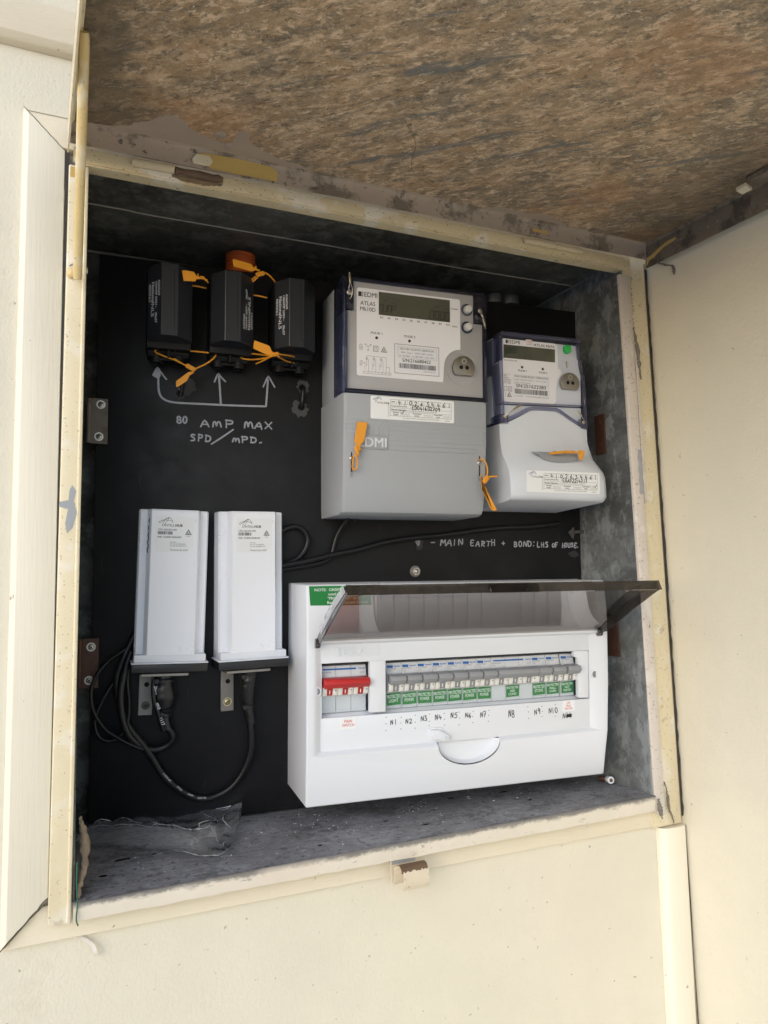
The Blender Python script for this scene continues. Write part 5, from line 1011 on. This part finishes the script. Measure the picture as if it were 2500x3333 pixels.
# turn latch
m = MB(); m.prism(rrect(334.4, 352.0, 80.6, 93.6, 3), 'n', NP, NP + 1.6); m.build('latch_base', 'white_plastic', cu, .6)
m = MB(); m.prism([(337, 92.4), (345, 92.2), (356.6, 86.2), (357.8, 83.2), (356, 80.6), (351.6, 79.6), (339, 83.6)], 'n', NP + 1.6, NP + 6.6); m.build('latch_lever', 'white_plastic', cu, .9)
m = MB(); m.ring((353.4, NP + 6.6, 83.4), (0, 1, 0), 1.4, 2.0, .3, 18); m.cyl((353.4, NP + 6.4, 83.4), (0, 1, 0), 1.4, .25, 16); m.build('latch_eye', 'meter2', cu)
# green note and stickers
def flat(parent, name, pts, n, mat): k = MB(); k.prism(pts, 'n', n, n + .2); return k.build(name, mat, parent)
m = MB(); gpts = lambda v: NFC - max(0, v - 215) * .13 + .06
m.quad((205.6, gpts(244.6), 244.6), (270.6, gpts(244.6), 244.6), (271.4, gpts(224.6), 224.6), (206.4, gpts(225.2), 225.2)); gl = m.build('green_note', 'green', cu, recalc=False)
m = MB(); sl = Vector((0, -.13, 1)).normalized()
for k, (st, x) in enumerate((('NOTE:  GREEN Labels', 211.4), ('used on accessories', 225.6), ('"PROTECTED" by a', 224.8), ('Residual Current Device', 224.2))): v = 239.4 - k * 4.3; m.text(st, (x, gpts(v) + .05, v), 2.7, EX, tuple(sl), width=(40, 36, 33, 43)[k], bold=.008)
m.build('note_lettering', 'white_print', gl, recalc=False)
m = MB(); hand(m, 'All', 295.6, 229.6, 4.0, gpts(231) - .0, .6, width=9); hand(m, 'Neutrals', 310, 229.4, 3.8, gpts(231), .6, width=24); hand(m, 'Correspond.', 341, 229.6, 3.8, gpts(231), .6, width=38); m.stroke(arc(282, 230.6, 1.0, 0, 360, 8), .8, (0, gpts(231), 0)); m.build('handwriting', 'ink_grey', cu, recalc=False)
s1 = flat(cu, 'switch_sticker', [(238.8, 99.2), (255.9, 99.2), (255.6, 110.8), (238.9, 110.8)], NP + .05, 'paper')
m = MB(); m.text('MAIN', (247.3, NP + .32, 105.8), 2.7, align='c', width=8.2, bold=.012); m.text('SWITCH', (247.3, NP + .32, 101.9), 2.7, align='c', width=13, bold=.012); m.build('sticker_lettering', 'ink_red', s1, recalc=False)
s2 = flat(cu, 'heater_sticker', [(499.5, 99.4), (515.5, 99.6), (515.6, 111.0), (499.6, 111.2)], NP + .05, 'paper')
m = MB()
for k, st in enumerate(('OFF', 'PEAK', 'HEATER')): m.text(st, (507.4, NP + .32, 107.4 - k * 3.1), 2.3, align='c', width=(4.6, 6.2, 9.8)[k], bold=.008)
m.build('sticker_lettering', 'ink_red', s2, recalc=False)
for i, (st, u, v, h) in enumerate((('N1', 293.2, 100.2, 5.0), ('N2', 310, 100.2, 5.2), ('N3', 327, 101.2, 5.0), ('N4', 343.2, 101.4, 5.2), ('N5', 361.6, 101.8, 5.4), ('N6', 378.4, 101.2, 5.0), ('N7', 396.4, 100.0, 6.0), ('N8', 430.8, 97.8, 7.4), ('N9', 463.4, 98.4, 6.2), ('N10', 481.6, 98.6, 5.6), ('N11', 499.6, 91.8, 6.0))):
    m = MB(); hand(m, st, u, v, h, NP + .1, .82, width=7.4 if i < 9 else 11.5, jit=.06)
    if st == 'N11': m.poly([(503.6, 92.4), (511.4, 92.6), (511.2, 96.4), (504.4, 96.0)], NP + .3)
    m.build('handwriting', 'pen', cu, recalc=False)
m = MB(); rnd = random.Random(8)
for u in (288.6, 304.6, 321.2, 337.0, 354.4, 371.4, 387.6, 406.6, 455.6, 473.4, 490.4):
    for v in (107.4, 101.2, 95.0): m.stroke([(u + rnd.uniform(-.6, .6), v + rnd.uniform(-.8, .8))], .85, (0, NP + .12, 0))
m.build('pen_dots', 'pen', cu, recalc=False)
# smoked lid, hinged along the top of the recess and tilted up
P0, P1 = Vector((83.0, 190.0)), Vector((185.5, 248.0)); dd = (P1 - P0).normalized(); nn_ = Vector((dd.y, -dd.x))
def lid(f, t): q = P0 + (P1 - P0) * f + nn_ * (t - 3.2 * math.sin(math.pi * f)); return (q.x, q.y)
fs_ = [i / 10 for i in range(11)]; UL, URr = 212.6, 546.6
m = MB(); m.loft([[(UL + 1.6, *lid(f, 0)), (URr - 1.6, *lid(f, 0)), (URr - 1.6, *lid(f, 1.6)), (UL + 1.6, *lid(f, 1.6))] for f in fs_]); ld = m.build('lid', 'smoke', cu)
m = MB(); m.loft([[(UL, *lid(1, -.3)), (UL, *lid(1, 9.6)), (UL, *lid(1.016, 9.8)), (UL, *lid(1.018, -.3))], [(URr + 1, *lid(1, -.3)), (URr + 1, *lid(1, 9.6)), (URr + 1, *lid(1.016, 9.8)), (URr + 1, *lid(1.018, -.3))]]); m.build('lid_edge', 'smoke_edge', ld)
for u0 in (UL - .2, URr - 1.4):
    m = MB(); pr = [lid(f, -.2) for f in fs_] + [lid(.99, 9.2)] + [lid(f, 8.6 + 3 * math.sin(math.pi * f)) for f in (.85, .6, .35, .12)] + [lid(0, 5.0)]
    m.prism(pr, 'u', u0, u0 + 1.6); m.build('lid_cheek', 'smoke_edge', ld, .25, 1)
    m = MB(); m.cyl((u0 - 1.6, 85.4, 187.6), (1, 0, 0), 5.0, 5, 22); m.build('lid_pivot', 'smoke_edge', ld, .5, 1)
m = MB(); m.box(344, 392, 0, 1, 0, 1) if False else m.loft([[(u, *lid(1.018, 1)), (u, *lid(1.018, 10.8)), (u, *lid(1.034, 10.8)), (u, *lid(1.034, 1))] for u in (352, 404)]); m.build('lid_grip', 'smoke_edge', ld, .4, 1)
rnd = random.Random(31)
for (u0, u1) in ((206 + 8, 246), (330, 470)):
    m = MB(); rows = []
    for i in range(26):
        u = u0 + (u1 - u0) * i / 25; rows.append([(u, *lid(1.0 + f * .03 + rnd.uniform(-.006, .006), -1.2 - 1.6 * math.sin(f * 3.1) - rnd.random() * 1.2)) for f in (-2, -.8, .3)])
    m.loft(rows, caps=False, closed=False); m.build('torn_film', 'film', ld, recalc=False)
m = MB(); rows = []
for i in range(22):
    f = .2 + .8 * i / 21; rows.append([(UL - .9 - rnd.random() * 1.1, *lid(f, -1 - rnd.random() * 1.6)), (UL - .8 - rnd.random() * .5, *lid(f, 3)), (UL - .6, *lid(f, 6))])
m.loft(rows, caps=False, closed=False); m.build('torn_film', 'film', ld, recalc=False)

# ================================================================== BREAKERS
def breaker_mod(t, u0, u1, red=False, poles=1, model='', rate='', lab=None, labpole=0):
    wd = u1 - u0; g = .25; V0 = 114.4
    for k in range(poles):
        a, c = u0 + wd * k / poles + g * .5, u0 + wd * (k + 1) / poles - g * .5
        m = MB(); m.prism([(40, V0), (68.5, V0), (68.5, V0 + 16.5), (72, V0 + 18), (72, 151), (69.4, 152), (67.4, 162), (40, 163)], 'u', a, c); m.build('pole_body', 'breaker', t, .35, 1)
        # nose with the lever window
        m = MB(); m.prism([(72, 132.8), (76.2, 133.2), (77.6, 140), (76, 142.6), (72, 143)], 'u', a + .2, a + (c - a) * .30); m.build('nose', 'nose', t, .3, 1)
        m = MB(); m.prism([(72, 132.8), (76.2, 133.2), (77.6, 140), (76, 142.6), (72, 143)], 'u', a + (c - a) * .68, c - .2); m.build('nose', 'nose', t, .3, 1)
        m = MB(); m.prism([(72, 133), (74.6, 133), (77.2, 141.6), (72, 142)], 'u', a + (c - a) * .31, a + (c - a) * .67); m.build('lever_root', 'lever_red' if red else 'lever_grey', t, .3, 1)
        m = MB(); q = (a + c) / 2 - .2; m.quad((q - .45, 75.3, 134.6), (q + .45, 75.3, 134.6), (q + .45, 76.4, 138.6), (q - .45, 76.4, 138.6)); m.build('on_mark', 'white_print', t, recalc=False)
        m = MB(); q = a + (c - a) * .86; m.quad((q - .9, 77.35, 137.6), (q + .9, 77.35, 137.6), (q + .9, 77.2, 140.8), (q - .9, 77.2, 140.8)); m.build('terminal_mark', 'ink_grey', t, recalc=False)
    m = MB(); m.prism([(71.6, 150.6), (76, 151.6), (85.2, 150.2), (87.2, 146.2), (82.4, 141.2), (72, 141.6)], 'u', u0 + .7, u1 - .9); m.build('lever', 'lever_red' if red else 'lever_grey', t, .6, 2)
    # brand stripe and print on the sloping upper face
    nfc = lambda v: 69.4 - (v - 152) * .2 + .06; ey = tuple(Vector((0, -.2, 1)).normalized())
    m = MB(); y0, y1 = 157.4, 159.2
    x1 = u0 + wd * (.46 if poles == 1 else .78)
    q = [(u0 + wd * .05, y0 + .3), (x1, y0), (x1, y1), (u0 + wd * .05, y1)]
    if poles == 1: q = [(u0 + 1.0, y0 - .5), (u0 + 8.0, y0 - .7), (u0 + 8.2, y1 + .1), (u0 + 1.0, y1 + .3)]
    m.quad(*[(x, nfc(y), y) for x, y in q]); m.text(':hager', (u1 - .6, nfc(y0), y0 + .1), 1.9, EX, ey, 'r', 8.2, bold=.02); m.build('brand_print', 'ink_blue', t, recalc=False)
    m = MB(); m.text(model, (u0 + .9, nfc(154.8), 154.8), 1.7, EX, ey, width=10.6); m.text(rate, (u0 + .9, nfc(152.6), 152.5), 1.6, EX, ey); m.build('model_print', 'ink_grey', t, recalc=False)
    m = MB()
    for k in range(poles if poles > 1 else 1):
        x = u1 - 3.6 - k * 1.9; m.stroke([(x, 152.6), (x + 1.1, 154.2)], .28, (0, 69.45, 0)) if poles == 1 else m.stroke([(x, 152.8), (x + 1.0, 154.0), (x + .9, 155.6)], .3, (0, 69.3, 0))
    m.build('contact_symbol', 'ink_grey', t, recalc=False)
    # label holder
    for k in range(poles):
        a, c = u0 + wd * k / poles, u0 + wd * (k + 1) / poles
        if lab and k == labpole:
            rr = random.Random(int(u0 * 7)); tl = rr.uniform(-.035, .05)
            T = lambda x, y: (a + x, 118.0 + y + tl * (x - 8))
            m = MB(); m.prism([T(.7, 0), T(16.4, 0), T(16.4, 12.6), T(.7, 12.6)], 'n', 69.2, 69.5); lb = m.build('circuit_label', 'green', t)
            lines = lab.split('|'); m = MB(); hh = 3.3 if len(lines) == 2 else 2.5
            for i, st in enumerate(lines): y = (7.4, 3.0)[i] if len(lines) == 2 else (8.8, 5.2, 1.8)[i]; p = T(8.4, y); m.text(st, (p[0], 69.58, p[1]), hh, (1, 0, tl), EV, 'c', 14.8 if i == 0 else min(11, len(st) * 2.1), bold=.006)
            m.build('label_lettering', 'white_print', lb, recalc=False)
        m = MB(); m.box(a + .3, c - .3, 68.6, 71.2, 115.0, 117.4); m.build('holder_foot', 'label_cover', t, .4, 1)
    m = MB(); m.box(u0 + .3, u1 - .3, 70.2, 70.8, 117.5, 130.6); m.build('label_cover', 'label_cover', t)
def breaker(u0, u1, label, cat='circuit breaker', group='grey lever circuit breakers in the enclosure', **k):
    t = thing('main_switch' if k.get('red') else 'circuit_breaker', label, cat, (u0, 40, 114.4), group); breaker_mod(t, u0, u1, **k); return t
breaker(220.9, 270.2, 'three pole main switch with one wide red lever at the left end', 'switch', None, red=True, poles=3, model='MSN363R', rate='C63')
X0 = 292.0; PW = 17.72
names = (('N1', 'PROTECTED|LIGHT', 'ADC910T', 'C10'), ('N2', 'PROTECTED|POWER', 'ADC920T', 'C20'), ('N3', 'PROTECTED|POWER', 'ADC920T', 'C20'), ('N4', 'PROTECTED|POWER', 'ADC920T', 'C20'), ('N5', 'PROTECTED|POWER', 'ADC920T', 'C20'), ('N6', 'PROTECTED|POWER', 'ADC916T', 'C16'), ('N7', 'PROTECTED|POWER', 'ADC920T', 'C20'))
for i, (nm, lab, mod, rt_) in enumerate(names):
    breaker(X0 + i * PW, X0 + (i + 1) * PW, 'grey lever breaker with green label %s above handwritten %s' % (lab.replace('|', ' '), nm), model=mod, rate=rt_, lab=lab)
u = X0 + 7 * PW
breaker(u, u + 2.93 * PW, 'wide three pole breaker with green label PROTECTED AIR COND. above handwritten N8', poles=3, model='MSN320', rate='C20', lab='PROTECTED|AIR|COND.', labpole=1)
for a, lab, nm, mod in ((466.9, 'PROTECTED|STOVE', 'N9', 'ADC932T'), (484.9, 'PROTECTED|WALL|OVEN', 'N10', 'ADC932T'), (504.2, 'PROTECTED|HOT|WATER', 'N11', 'ADC920T')):
    breaker(a, a + 17.7, 'grey lever breaker with green label %s above handwritten %s' % (lab.replace('|', ' '), nm), model=mod, rate='C32', lab=lab)

# ================================================================== SEALS
def seal(label, flag, block, wires, n, r=.75, org=None):
    """nylon pull seal: flat flag with a neck, a locking block and a twisted tail"""
    t = thing('seal_tag', label, 'seal tag', (flag[0][0], n, flag[0][1]), 'orange plastic seals on fuses and meters')
    m = MB(); pts = [Vector((p[0], p[1])) for p in flag]; m.prism([tuple(p) for p in pts], 'n', n, n + .9); m.build('flag', 'tag', t, .3, 1)
    (c, d, l, w_) = block; d = Vector(d).normalized(); q = Vector((-d.y, d.x)); c = Vector(c)
    m = MB(); m.prism([tuple(c - d * l - q * w_), tuple(c + d * l - q * w_), tuple(c + d * l + q * w_), tuple(c - d * l + q * w_)], 'n', n - .6, n + 2.4); m.prism([tuple(c - d * l * 1.25 - q * w_ * .3), tuple(c + d * l * 1.2 - q * w_ * .3), tuple(c + d * l * 1.2 + q * w_ * .3), tuple(c - d * l * 1.25 + q * w_ * .3)], 'n', n + 2.4, n + 3.2); m.build('locking_block', 'tag', t, .5, 1)
    for wv in wires:
        P = smooth(wv, 6); m = MB(); m.tube(P, [r * (1 + .22 * (i % 2)) for i in range(len(P))], 7); m.build('tail', 'tag', t)
    return t
seal('orange seal flag between the left and middle fuses, pointing left', [(79.4, 562.4), (81.2, 552.2), (92.8, 553), (93.6, 555.4), (99.4, 556.4), (104.6, 554.6), (105, 556.2), (99.8, 559), (96, 558.4), (95.8, 561.6), (94.8, 561.6), (94.4, 558.4), (91, 563), (80.6, 563.2)], ((99.6, 557.4), (1, -.2), 2.2, 1.3), [[(88.5, 33, 556.4), (97, 33, 556.6), (106.5, 30, 556.6)], [(101, 57, 557.4), (106.5, 48, 556.2)]], 56)
seal('orange seal high between middle and right fuses, long flag in front of the orange conduit', [(131.2, 585.4), (132.2, 577.2), (151.4, 574), (155, 576.2), (159.6, 575), (160, 577), (156.2, 578.2), (156.4, 581), (155, 581), (154, 578.4), (150.8, 582.4)], ((160.2, 572.4), (1, .35), 4.4, 2.2), [[(162.5, 47, 575.4), (170, 46, 572.6), (179.5, 36, 568.6)], [(158, 46, 569), (153, 42, 565)], [(155.5, 46, 569.6), (150.5, 40, 566)], [(150.8, 34, 553.6), (160, 34, 553.4), (170.5, 32, 553)]], 46)
seal('orange seal hanging below the left and middle fuses, flag dangling to the lower left', [(93.6, 468), (89.6, 467), (77.2, 456.4), (77.4, 450.4), (79, 450.2), (88.4, 457.6), (91, 463.4), (95.6, 467)], ((91.8, 471.6), (1, -.5), 5.0, 2.3), [[(57.6, 20, 485.6), (56.4, 21, 488.4), (62, 22, 489.6), (77.9, 23, 489.2)], [(81.6, 23, 489.8), (96, 23, 490.2), (112, 22, 490), (118.2, 22, 489.2), (114, 24, 482.6), (107, 25, 477), (97.2, 26, 471.2)], [(57.6, 21, 485.7), (66, 23, 482), (76, 25, 478.6), (86.4, 26, 473.6)], [(74.8, 24.4, 480.2), (82, 26, 476), (88, 26.6, 472.6)]], 25)
seal('orange seal across the bottom of middle and right fuses with a bow of loops', [(154.6, 501), (153.4, 492.4), (155.6, 491.4), (166.8, 487.2), (174.4, 485.4), (176.2, 489), (172.8, 491.6), (171, 496), (169.2, 497)], ((175.2, 487.4), (1, .25), 5.0, 2.1), [[(171, 46, 486), (158, 30, 491), (146, 22, 492.8), (143.8, 21, 490), (147, 22, 487), (158, 28, 485.4), (171, 46, 484.4)], [(160.4, 24, 482), (166, 36, 483), (172, 47, 485)], [(180, 47, 488.4), (198.4, 33, 491.2), (205, 22, 491.2), (206.6, 20, 488), (202.6, 21, 487.2), (192, 32, 485.6), (180, 47, 485.6)]], 46)
seal('orange seal on the left screw of the large meter, flag standing upright over the emblem', [(253.8, 412.2), (254.8, 413.0), (264, 413.2), (265, 412.2), (261.4, 393.2), (257.6, 389.4), (257, 385.4), (259.6, 385.2), (259.4, 384), (256.4, 383.8), (254, 377), (251, 384.6), (252.4, 390), (250.6, 391.6)], ((253.2, 383), (-.28, 1), 4.4, 1.9), [[(251.6, 90, 379), (253.4, 91, 374), (253.2, 91, 366), (251.6, 91, 363.4), (249.2, 91, 363.6), (248.8, 89, 367)], [(250.6, 90, 378), (249.8, 89, 374), (249, 88, 366)]], 90)
seal('orange seal on the right screw of the large meter, flag hanging down past its corner', [(396.4, 347.4), (400.6, 350), (403.4, 343.4), (414, 325.6), (413.6, 324.2), (409, 323.8), (407, 325.4), (398, 343.4), (395.4, 355.4), (394.2, 365), (396, 362)], ((400.4, 357.6), (.75, 1), 4.2, 2.6), [[(394.8, 87, 379.4), (397.4, 90, 380), (400.4, 92, 375), (402, 92, 367), (401.4, 91, 361)], [(404, 91.5, 360.6), (408, 93, 361.2), (413.2, 94, 361.6)]], 89.4)
seal('orange seal lying sideways in the recess of the small meter', [(513.4, 391.4), (516.6, 394.8), (524.4, 394.2), (520.8, 383), (515.6, 385.2), (517, 389)], ((503.5, 391.8), (1, .02), 7.0, 1.5), [[(480, 91.5, 389.6), (488, 95, 391.4), (497, 96, 392)], [(480, 92.5, 389.2), (490, 95, 390.2), (498, 96, 390.8)], [(508, 97, 391.8), (515, 97, 391)]], 95)
def crimp(label, pts, c0, c1, r, loops_):
    t = thing('wire_seal', label, 'wire seal', c0, 'crimped wire seals on the meters')
    d = Vector(c1) - Vector(c0); m = MB(); m.tube([tuple(Vector(c0) + d * f) for f in (0, .05, .5, .95, 1)], [r * .8, r, r, r, r * .8], 12, .75); m.build('crimp_sleeve', 'brass', t)
    for w_ in loops_: m = MB(); m.tube(smooth(w_, 6), .36, 6); m.build('wire', 'zinc', t)
    return t
crimp('crimped wire seal standing up at the top left corner of the large meter', None, (245.5, 93, 557.4), (244.6, 93, 566.6), 1.45, [[(245.6, 93, 557.6), (248.2, 92, 551), (248, 90, 545), (246, 89, 541.6)], [(245.2, 93, 557.6), (244.4, 92, 552), (245.4, 89, 546)], [(244.6, 93, 566.4), (244.2, 93.4, 568.4)], [(244.7, 93, 566.4), (245.2, 92.6, 568.2)]])
crimp('crimped wire seal hanging at the right edge of the large meter below its top corner', None, (398.0, 93, 536.4), (400.4, 93, 526.6), 1.45, [[(398, 93, 536.4), (396.2, 91.6, 540.6), (396, 89.6, 546)], [(398.4, 93, 536.2), (397.6, 92, 541), (397, 89.6, 544.6)], [(400.4, 93, 526.8), (401, 93, 524.4)], [(400.5, 93, 526.8), (400.2, 93.6, 524.8)]])
crimp('crimped wire seal slanting up and right at the lower left of the small meter', None, (444.6, 75, 440.4), (453.6, 75, 446.0), 1.5, [[(444.6, 75, 440.2), (440, 74, 436.6), (436, 72, 433.2)], [(444.6, 75, 440.6), (439.6, 74.6, 437.4), (435.4, 72, 434)], [(453.4, 75, 446), (455.2, 75.4, 447.2)]])
crimp('crimped wire seal slanting down and right at the lower right of the small meter', None, (529.2, 76, 444.4), (534.6, 76, 437.6), 1.4, [[(534.6, 76, 437.6), (538.6, 74, 434.6), (541.4, 72, 432)], [(534.2, 76, 437.4), (538, 75, 433.8), (541, 72, 431)], [(529.2, 76, 444.4), (528, 76.4, 446)]])
m = MB(); rnd = random.Random(17)
m.loft([[(266 + i * 1.1, 14 + i * .2 + nn, 316.6 - rnd.random() * 3.2 * math.sin(math.pi * i / 12) * q) for q, nn in ((0, 0), (1, 1.5))] for i in range(13)], caps=False, closed=False)
tf = m.build('torn_tape', 'smudge', None, recalc=False, org=(320, 0, 316)); tf.parent = bm_

# ================================================================== THINGS LYING IN THE BOX AND ON THE WALL
m = MB(); rnd = random.Random(77); NXb, NYb = 44, 16; vs = []
back = smooth([(8, -152, 3), (24, -178, 14), (42, -189, 17), (70, -170, 16), (100, -160, 9), (135, -155, 12), (172, -146, 16)], 8); front = smooth([(8, -140, 1), (24, -126, 1), (50, -100, 1), (78, -80, 2), (100, -52, 3), (121, -31, 3), (140, -60, 3), (166, -128, 7)], 8)
for i in range(NXb + 1):
    f = i / NXb; pb = Vector(back[int(f * (len(back) - 1))]); pf = Vector(front[int(f * (len(front) - 1))]); row = []
    for j in range(NYb + 1):
        g_ = j / NYb; p = pb.lerp(pf, g_); fold = 13 * max(0, 1 - abs(g_ - .50 - .22 * math.sin(f * 3.6)) / .16) * math.sin(math.pi * min(1, f * 1.02)) ** .6 + 5 * max(0, 1 - abs(g_ - .2 - .5 * f) / .07)
        z = max(.6, p.z * .8 + fold + 5 * abs(noise.noise(Vector((p.x * .045, p.y * .06, 3)))) + 2.4 * abs(noise.noise(Vector((p.x * .16, p.y * .12, 9)))))
        row.append(m.b.verts.new(V((p.x, p.y, z))))
    vs.append(row)
for i in range(NXb):
    for j in range(NYb): m.b.faces.new((vs[i][j], vs[i + 1][j], vs[i + 1][j + 1], vs[i][j + 1]))
bag = thing('plastic_bag', 'crumpled clear plastic bag lying on the box floor at the left', 'plastic bag', (60, -120, 0), None, WORLD)
bagpt = lambda i, j: (vs[i][j].co.x * 1000, -vs[i][j].co.y * 1000, vs[i][j].co.z * 1000 + .5)
cre = [[bagpt(i, min(NYb, max(0, int(round(NYb * (.50 + .22 * math.sin(i / NXb * 3.6))))))) for i in range(3, 41)], [bagpt(i, min(NYb, int(NYb * (.2 + .5 * i / NXb)))) for i in range(8, 36)], [bagpt(i, 0) for i in range(2, NXb)], [bagpt(i, NYb) for i in range(24, NXb)], [bagpt(30 + q // 2, min(NYb, q + 2)) for q in range(13)], [bagpt(36 + q // 3, q) for q in range(15)]]
m.build('bag_film', 'film', bag, recalc=False, smooth=180)
for q, c_ in enumerate(cre):
    m = MB(); rnd = random.Random(q); m.tube(smooth(c_[::2], 3), [rnd.uniform(.1, .6) for _ in range(3 * (len(c_[::2]) - 1) + 1)], 6); m.build('crease_highlight', 'fold_highlight', bag)  # tubes along the folds, whitened to stand in for bright highlights
m = MB(); m.cyl((594, -72, 4.2), (.35, 1, 0), 3.6, 9, 18); t = thing('wall_anchor', 'small white plastic anchor lying in the far right corner of the box floor', 'anchor', (595, -60, 0), None, WORLD)
m = MB(); m.cyl((593.4, -62, 4.6), (-.35, 1, .1), 4.2, 10, 18); m.build('sleeve', 'white_plastic', t, .6); m = MB(); m.cyl((590.1, -52.6, 5.5), (-.35, 1, .1), 2.0, .5, 14); m.build('bore', 'rust', t)
m = MB(); m.cyl((590.6, -74, 3.4), (.5, 1, 0), 3.2, 8, 14); single(m, 'screw', 'brown_plate', 'dark reddish screw lying beside the small white anchor on the box floor', 'screw', (590, -70, 0), None, WORLD, bevel=.5)
m = MB(); rnd = random.Random(91)
for i in range(150):
    x = rnd.uniform(15, 590); y = rnd.uniform(12, 130) * -1; s_ = rnd.choice((.35, .45, .6, .9)) * rnd.uniform(.7, 1.5); a = rnd.uniform(0, 3); c_, q_ = math.cos(a) * s_, math.sin(a) * s_ * .6
    m.loft([[(x + c_, y + q_, .05), (x - q_, y + c_ * .5, .05), (x - c_, y - q_, .05), (x + q_, y - c_ * .5, .05)], [(x + c_ * .6, y + q_ * .6, .5), (x - q_ * .6, y + c_ * .3, .55), (x - c_ * .6, y - q_ * .6, .5), (x + q_ * .6, y - c_ * .3, .45)]])
o = m.build('paint_flakes', 'speck', None); o['kind'] = 'stuff'; tag(o, 'scattered pale paint flakes and grit on the box floor', 'grit')
m = MB(); rnd = random.Random(92)
for x, y, rx, ry in ((44, -77, 7, 3.0), (25, -43, 3.6, 2.2), (72, -78, 3, 1.4), (330, -30, 4, 1.6), (300, -60, 3, 1.2), (472, -50, 3, 2), (465, -92, 6, 2), (215, -24, 2.4, 1.2), (400, -100, 4, 1.5)):
    m.loft([[(p[0], p[1], .04) for p in blob(x, y, rx, ry, int(x), 12)], [(x + (p[0] - x) * .7, y + (p[1] - y) * .7, .5) for p in blob(x, y, rx, ry, int(x), 12)]])
o = m.build('dirt_flecks', 'void', None); o['kind'] = 'stuff'; tag(o, 'dark crumbs of dirt on the box floor', 'dirt')
def clump(name, mat, label, cat, pts, rad, seed, amp):
    rnd = random.Random(seed); P = smooth(pts, 5); k = len(P); m = MB(); m.tube(P, [max(.3, rad[min(len(rad) - 1, int(i / k * len(rad)))] * rnd.uniform(.7, 1.3)) for i in range(k)], 9)
    for v in m.b.verts: v.co += Vector((rnd.uniform(-1, 1), rnd.uniform(-1, 1), rnd.uniform(-1, 1))) * amp * .001
    for i in range(26):
        p = Vector(P[rnd.randrange(k)]); d = Vector((rnd.uniform(-1, 1), rnd.uniform(-.3, 1), rnd.uniform(-1, 1))).normalized() * rnd.uniform(2, 5) * max(.4, amp)
        m.tube([tuple(p), tuple(p + d * .5 + Vector((rnd.uniform(-.6, .6),) * 3)), tuple(p + d)], [.25, .2, .1], 4)
    return single(m, name, mat, label, cat, pts[0], None, WORLD)
clump('leaf_litter', 'debris', 'brown clump of dry leaf litter wedged inside the lower left corner', 'debris', [(4, -6, 62), (6, -9, 52), (8, -10, 40), (8, -9, 26), (5, -5, 12), (3, 0, 2)], [1.5, 2.8, 3.6, 3.2, 2.2, 1.2], 41, .6)
m = MB(); m.tube(smooth([(1.6, 4, 30), (1.2, 8, 16), (1.8, 11, 2), (1.0, 12, -10), (2.4, 12, -15.5)], 6), .55, 6); single(m, 'green_string', 'string', 'bit of green string hanging over the lower left corner of the box', 'string', (1.6, 4, 30), None, WORLD)
clump('web_debris', 'web', 'dark dusty web hanging from the right end of the open door', 'web', [(640, 22, 617), (644, 30, 612), (644, 36, 609), (644, 40, 606), (643.5, 41, 600), (643, 42, 596)], [1, .8, .9, 1.4, 1.6, .8], 42, .5)
clump('web_debris', 'web', 'dusty web caught on the upper right flange beside the yellow stile', 'web', [(611.5, 4.5, 540), (613, 5, 530), (615.5, 5, 515), (617, 4.5, 500), (619, 3.5, 487), (620, 3, 478)], [.6, 1.4, 2.0, 1.8, 1, .6], 43, .6)
clump('web_debris', 'web', 'brown web trailing down the lower right corner of the box frame', 'web', [(618.5, 3, 12), (622, 2, 4), (624, 1.6, -6), (625, 1.2, -18), (629, 1, -27), (631, 1, -35)], [.5, 1.0, 1.3, 1.2, .8, .4], 44, .6)
clump('cocoon', 'web', 'grey insect cocoon stuck at the right end of the bottom lip', 'cocoon', [(601, 11, -2), (600.4, 12, -7), (601.4, 12, -13), (603.2, 11, -19), (605, 11, -24)], [1.4, 2.6, 2.8, 2, .5], 45, .4)
m = MB(); rnd = random.Random(46)
for i in range(46):
    z = 604 - i * 2.0 - rnd.random(); x = lean(z, 611.6, 617) + rnd.uniform(-.2, .6); m.tube([(x, 3.6, z), (x + rnd.uniform(.5, 3.2), 3.4 + rnd.random() * 1.6, z + rnd.uniform(-2, 2))], [.4, .15], 4)
o = m.build('web_fringe', 'web', None); o['kind'] = 'stuff'; tag(o, 'fringe of dusty web along the right flange', 'web')
m = MB(); P = smooth([(4.0, -7.4, -31.5), (9, -6, -34), (14, -4.5, -38.5), (16.2, -3.5, -44), (17.4, -5, -48)], 6)
m.loft([[(p[0] + 1.3 * s_, p[1] + (1.2 if s_ > 0 else 0), p[2] + 1.0 * s_) for s_ in (1, -1)] for p in P], caps=False, closed=False)
single(m, 'peeled_paint', 'pale', 'curl of peeling paint sticking out of the wall below the left of the box', 'paint curl', (4, -7, -32), None, WORLD, recalc=False)
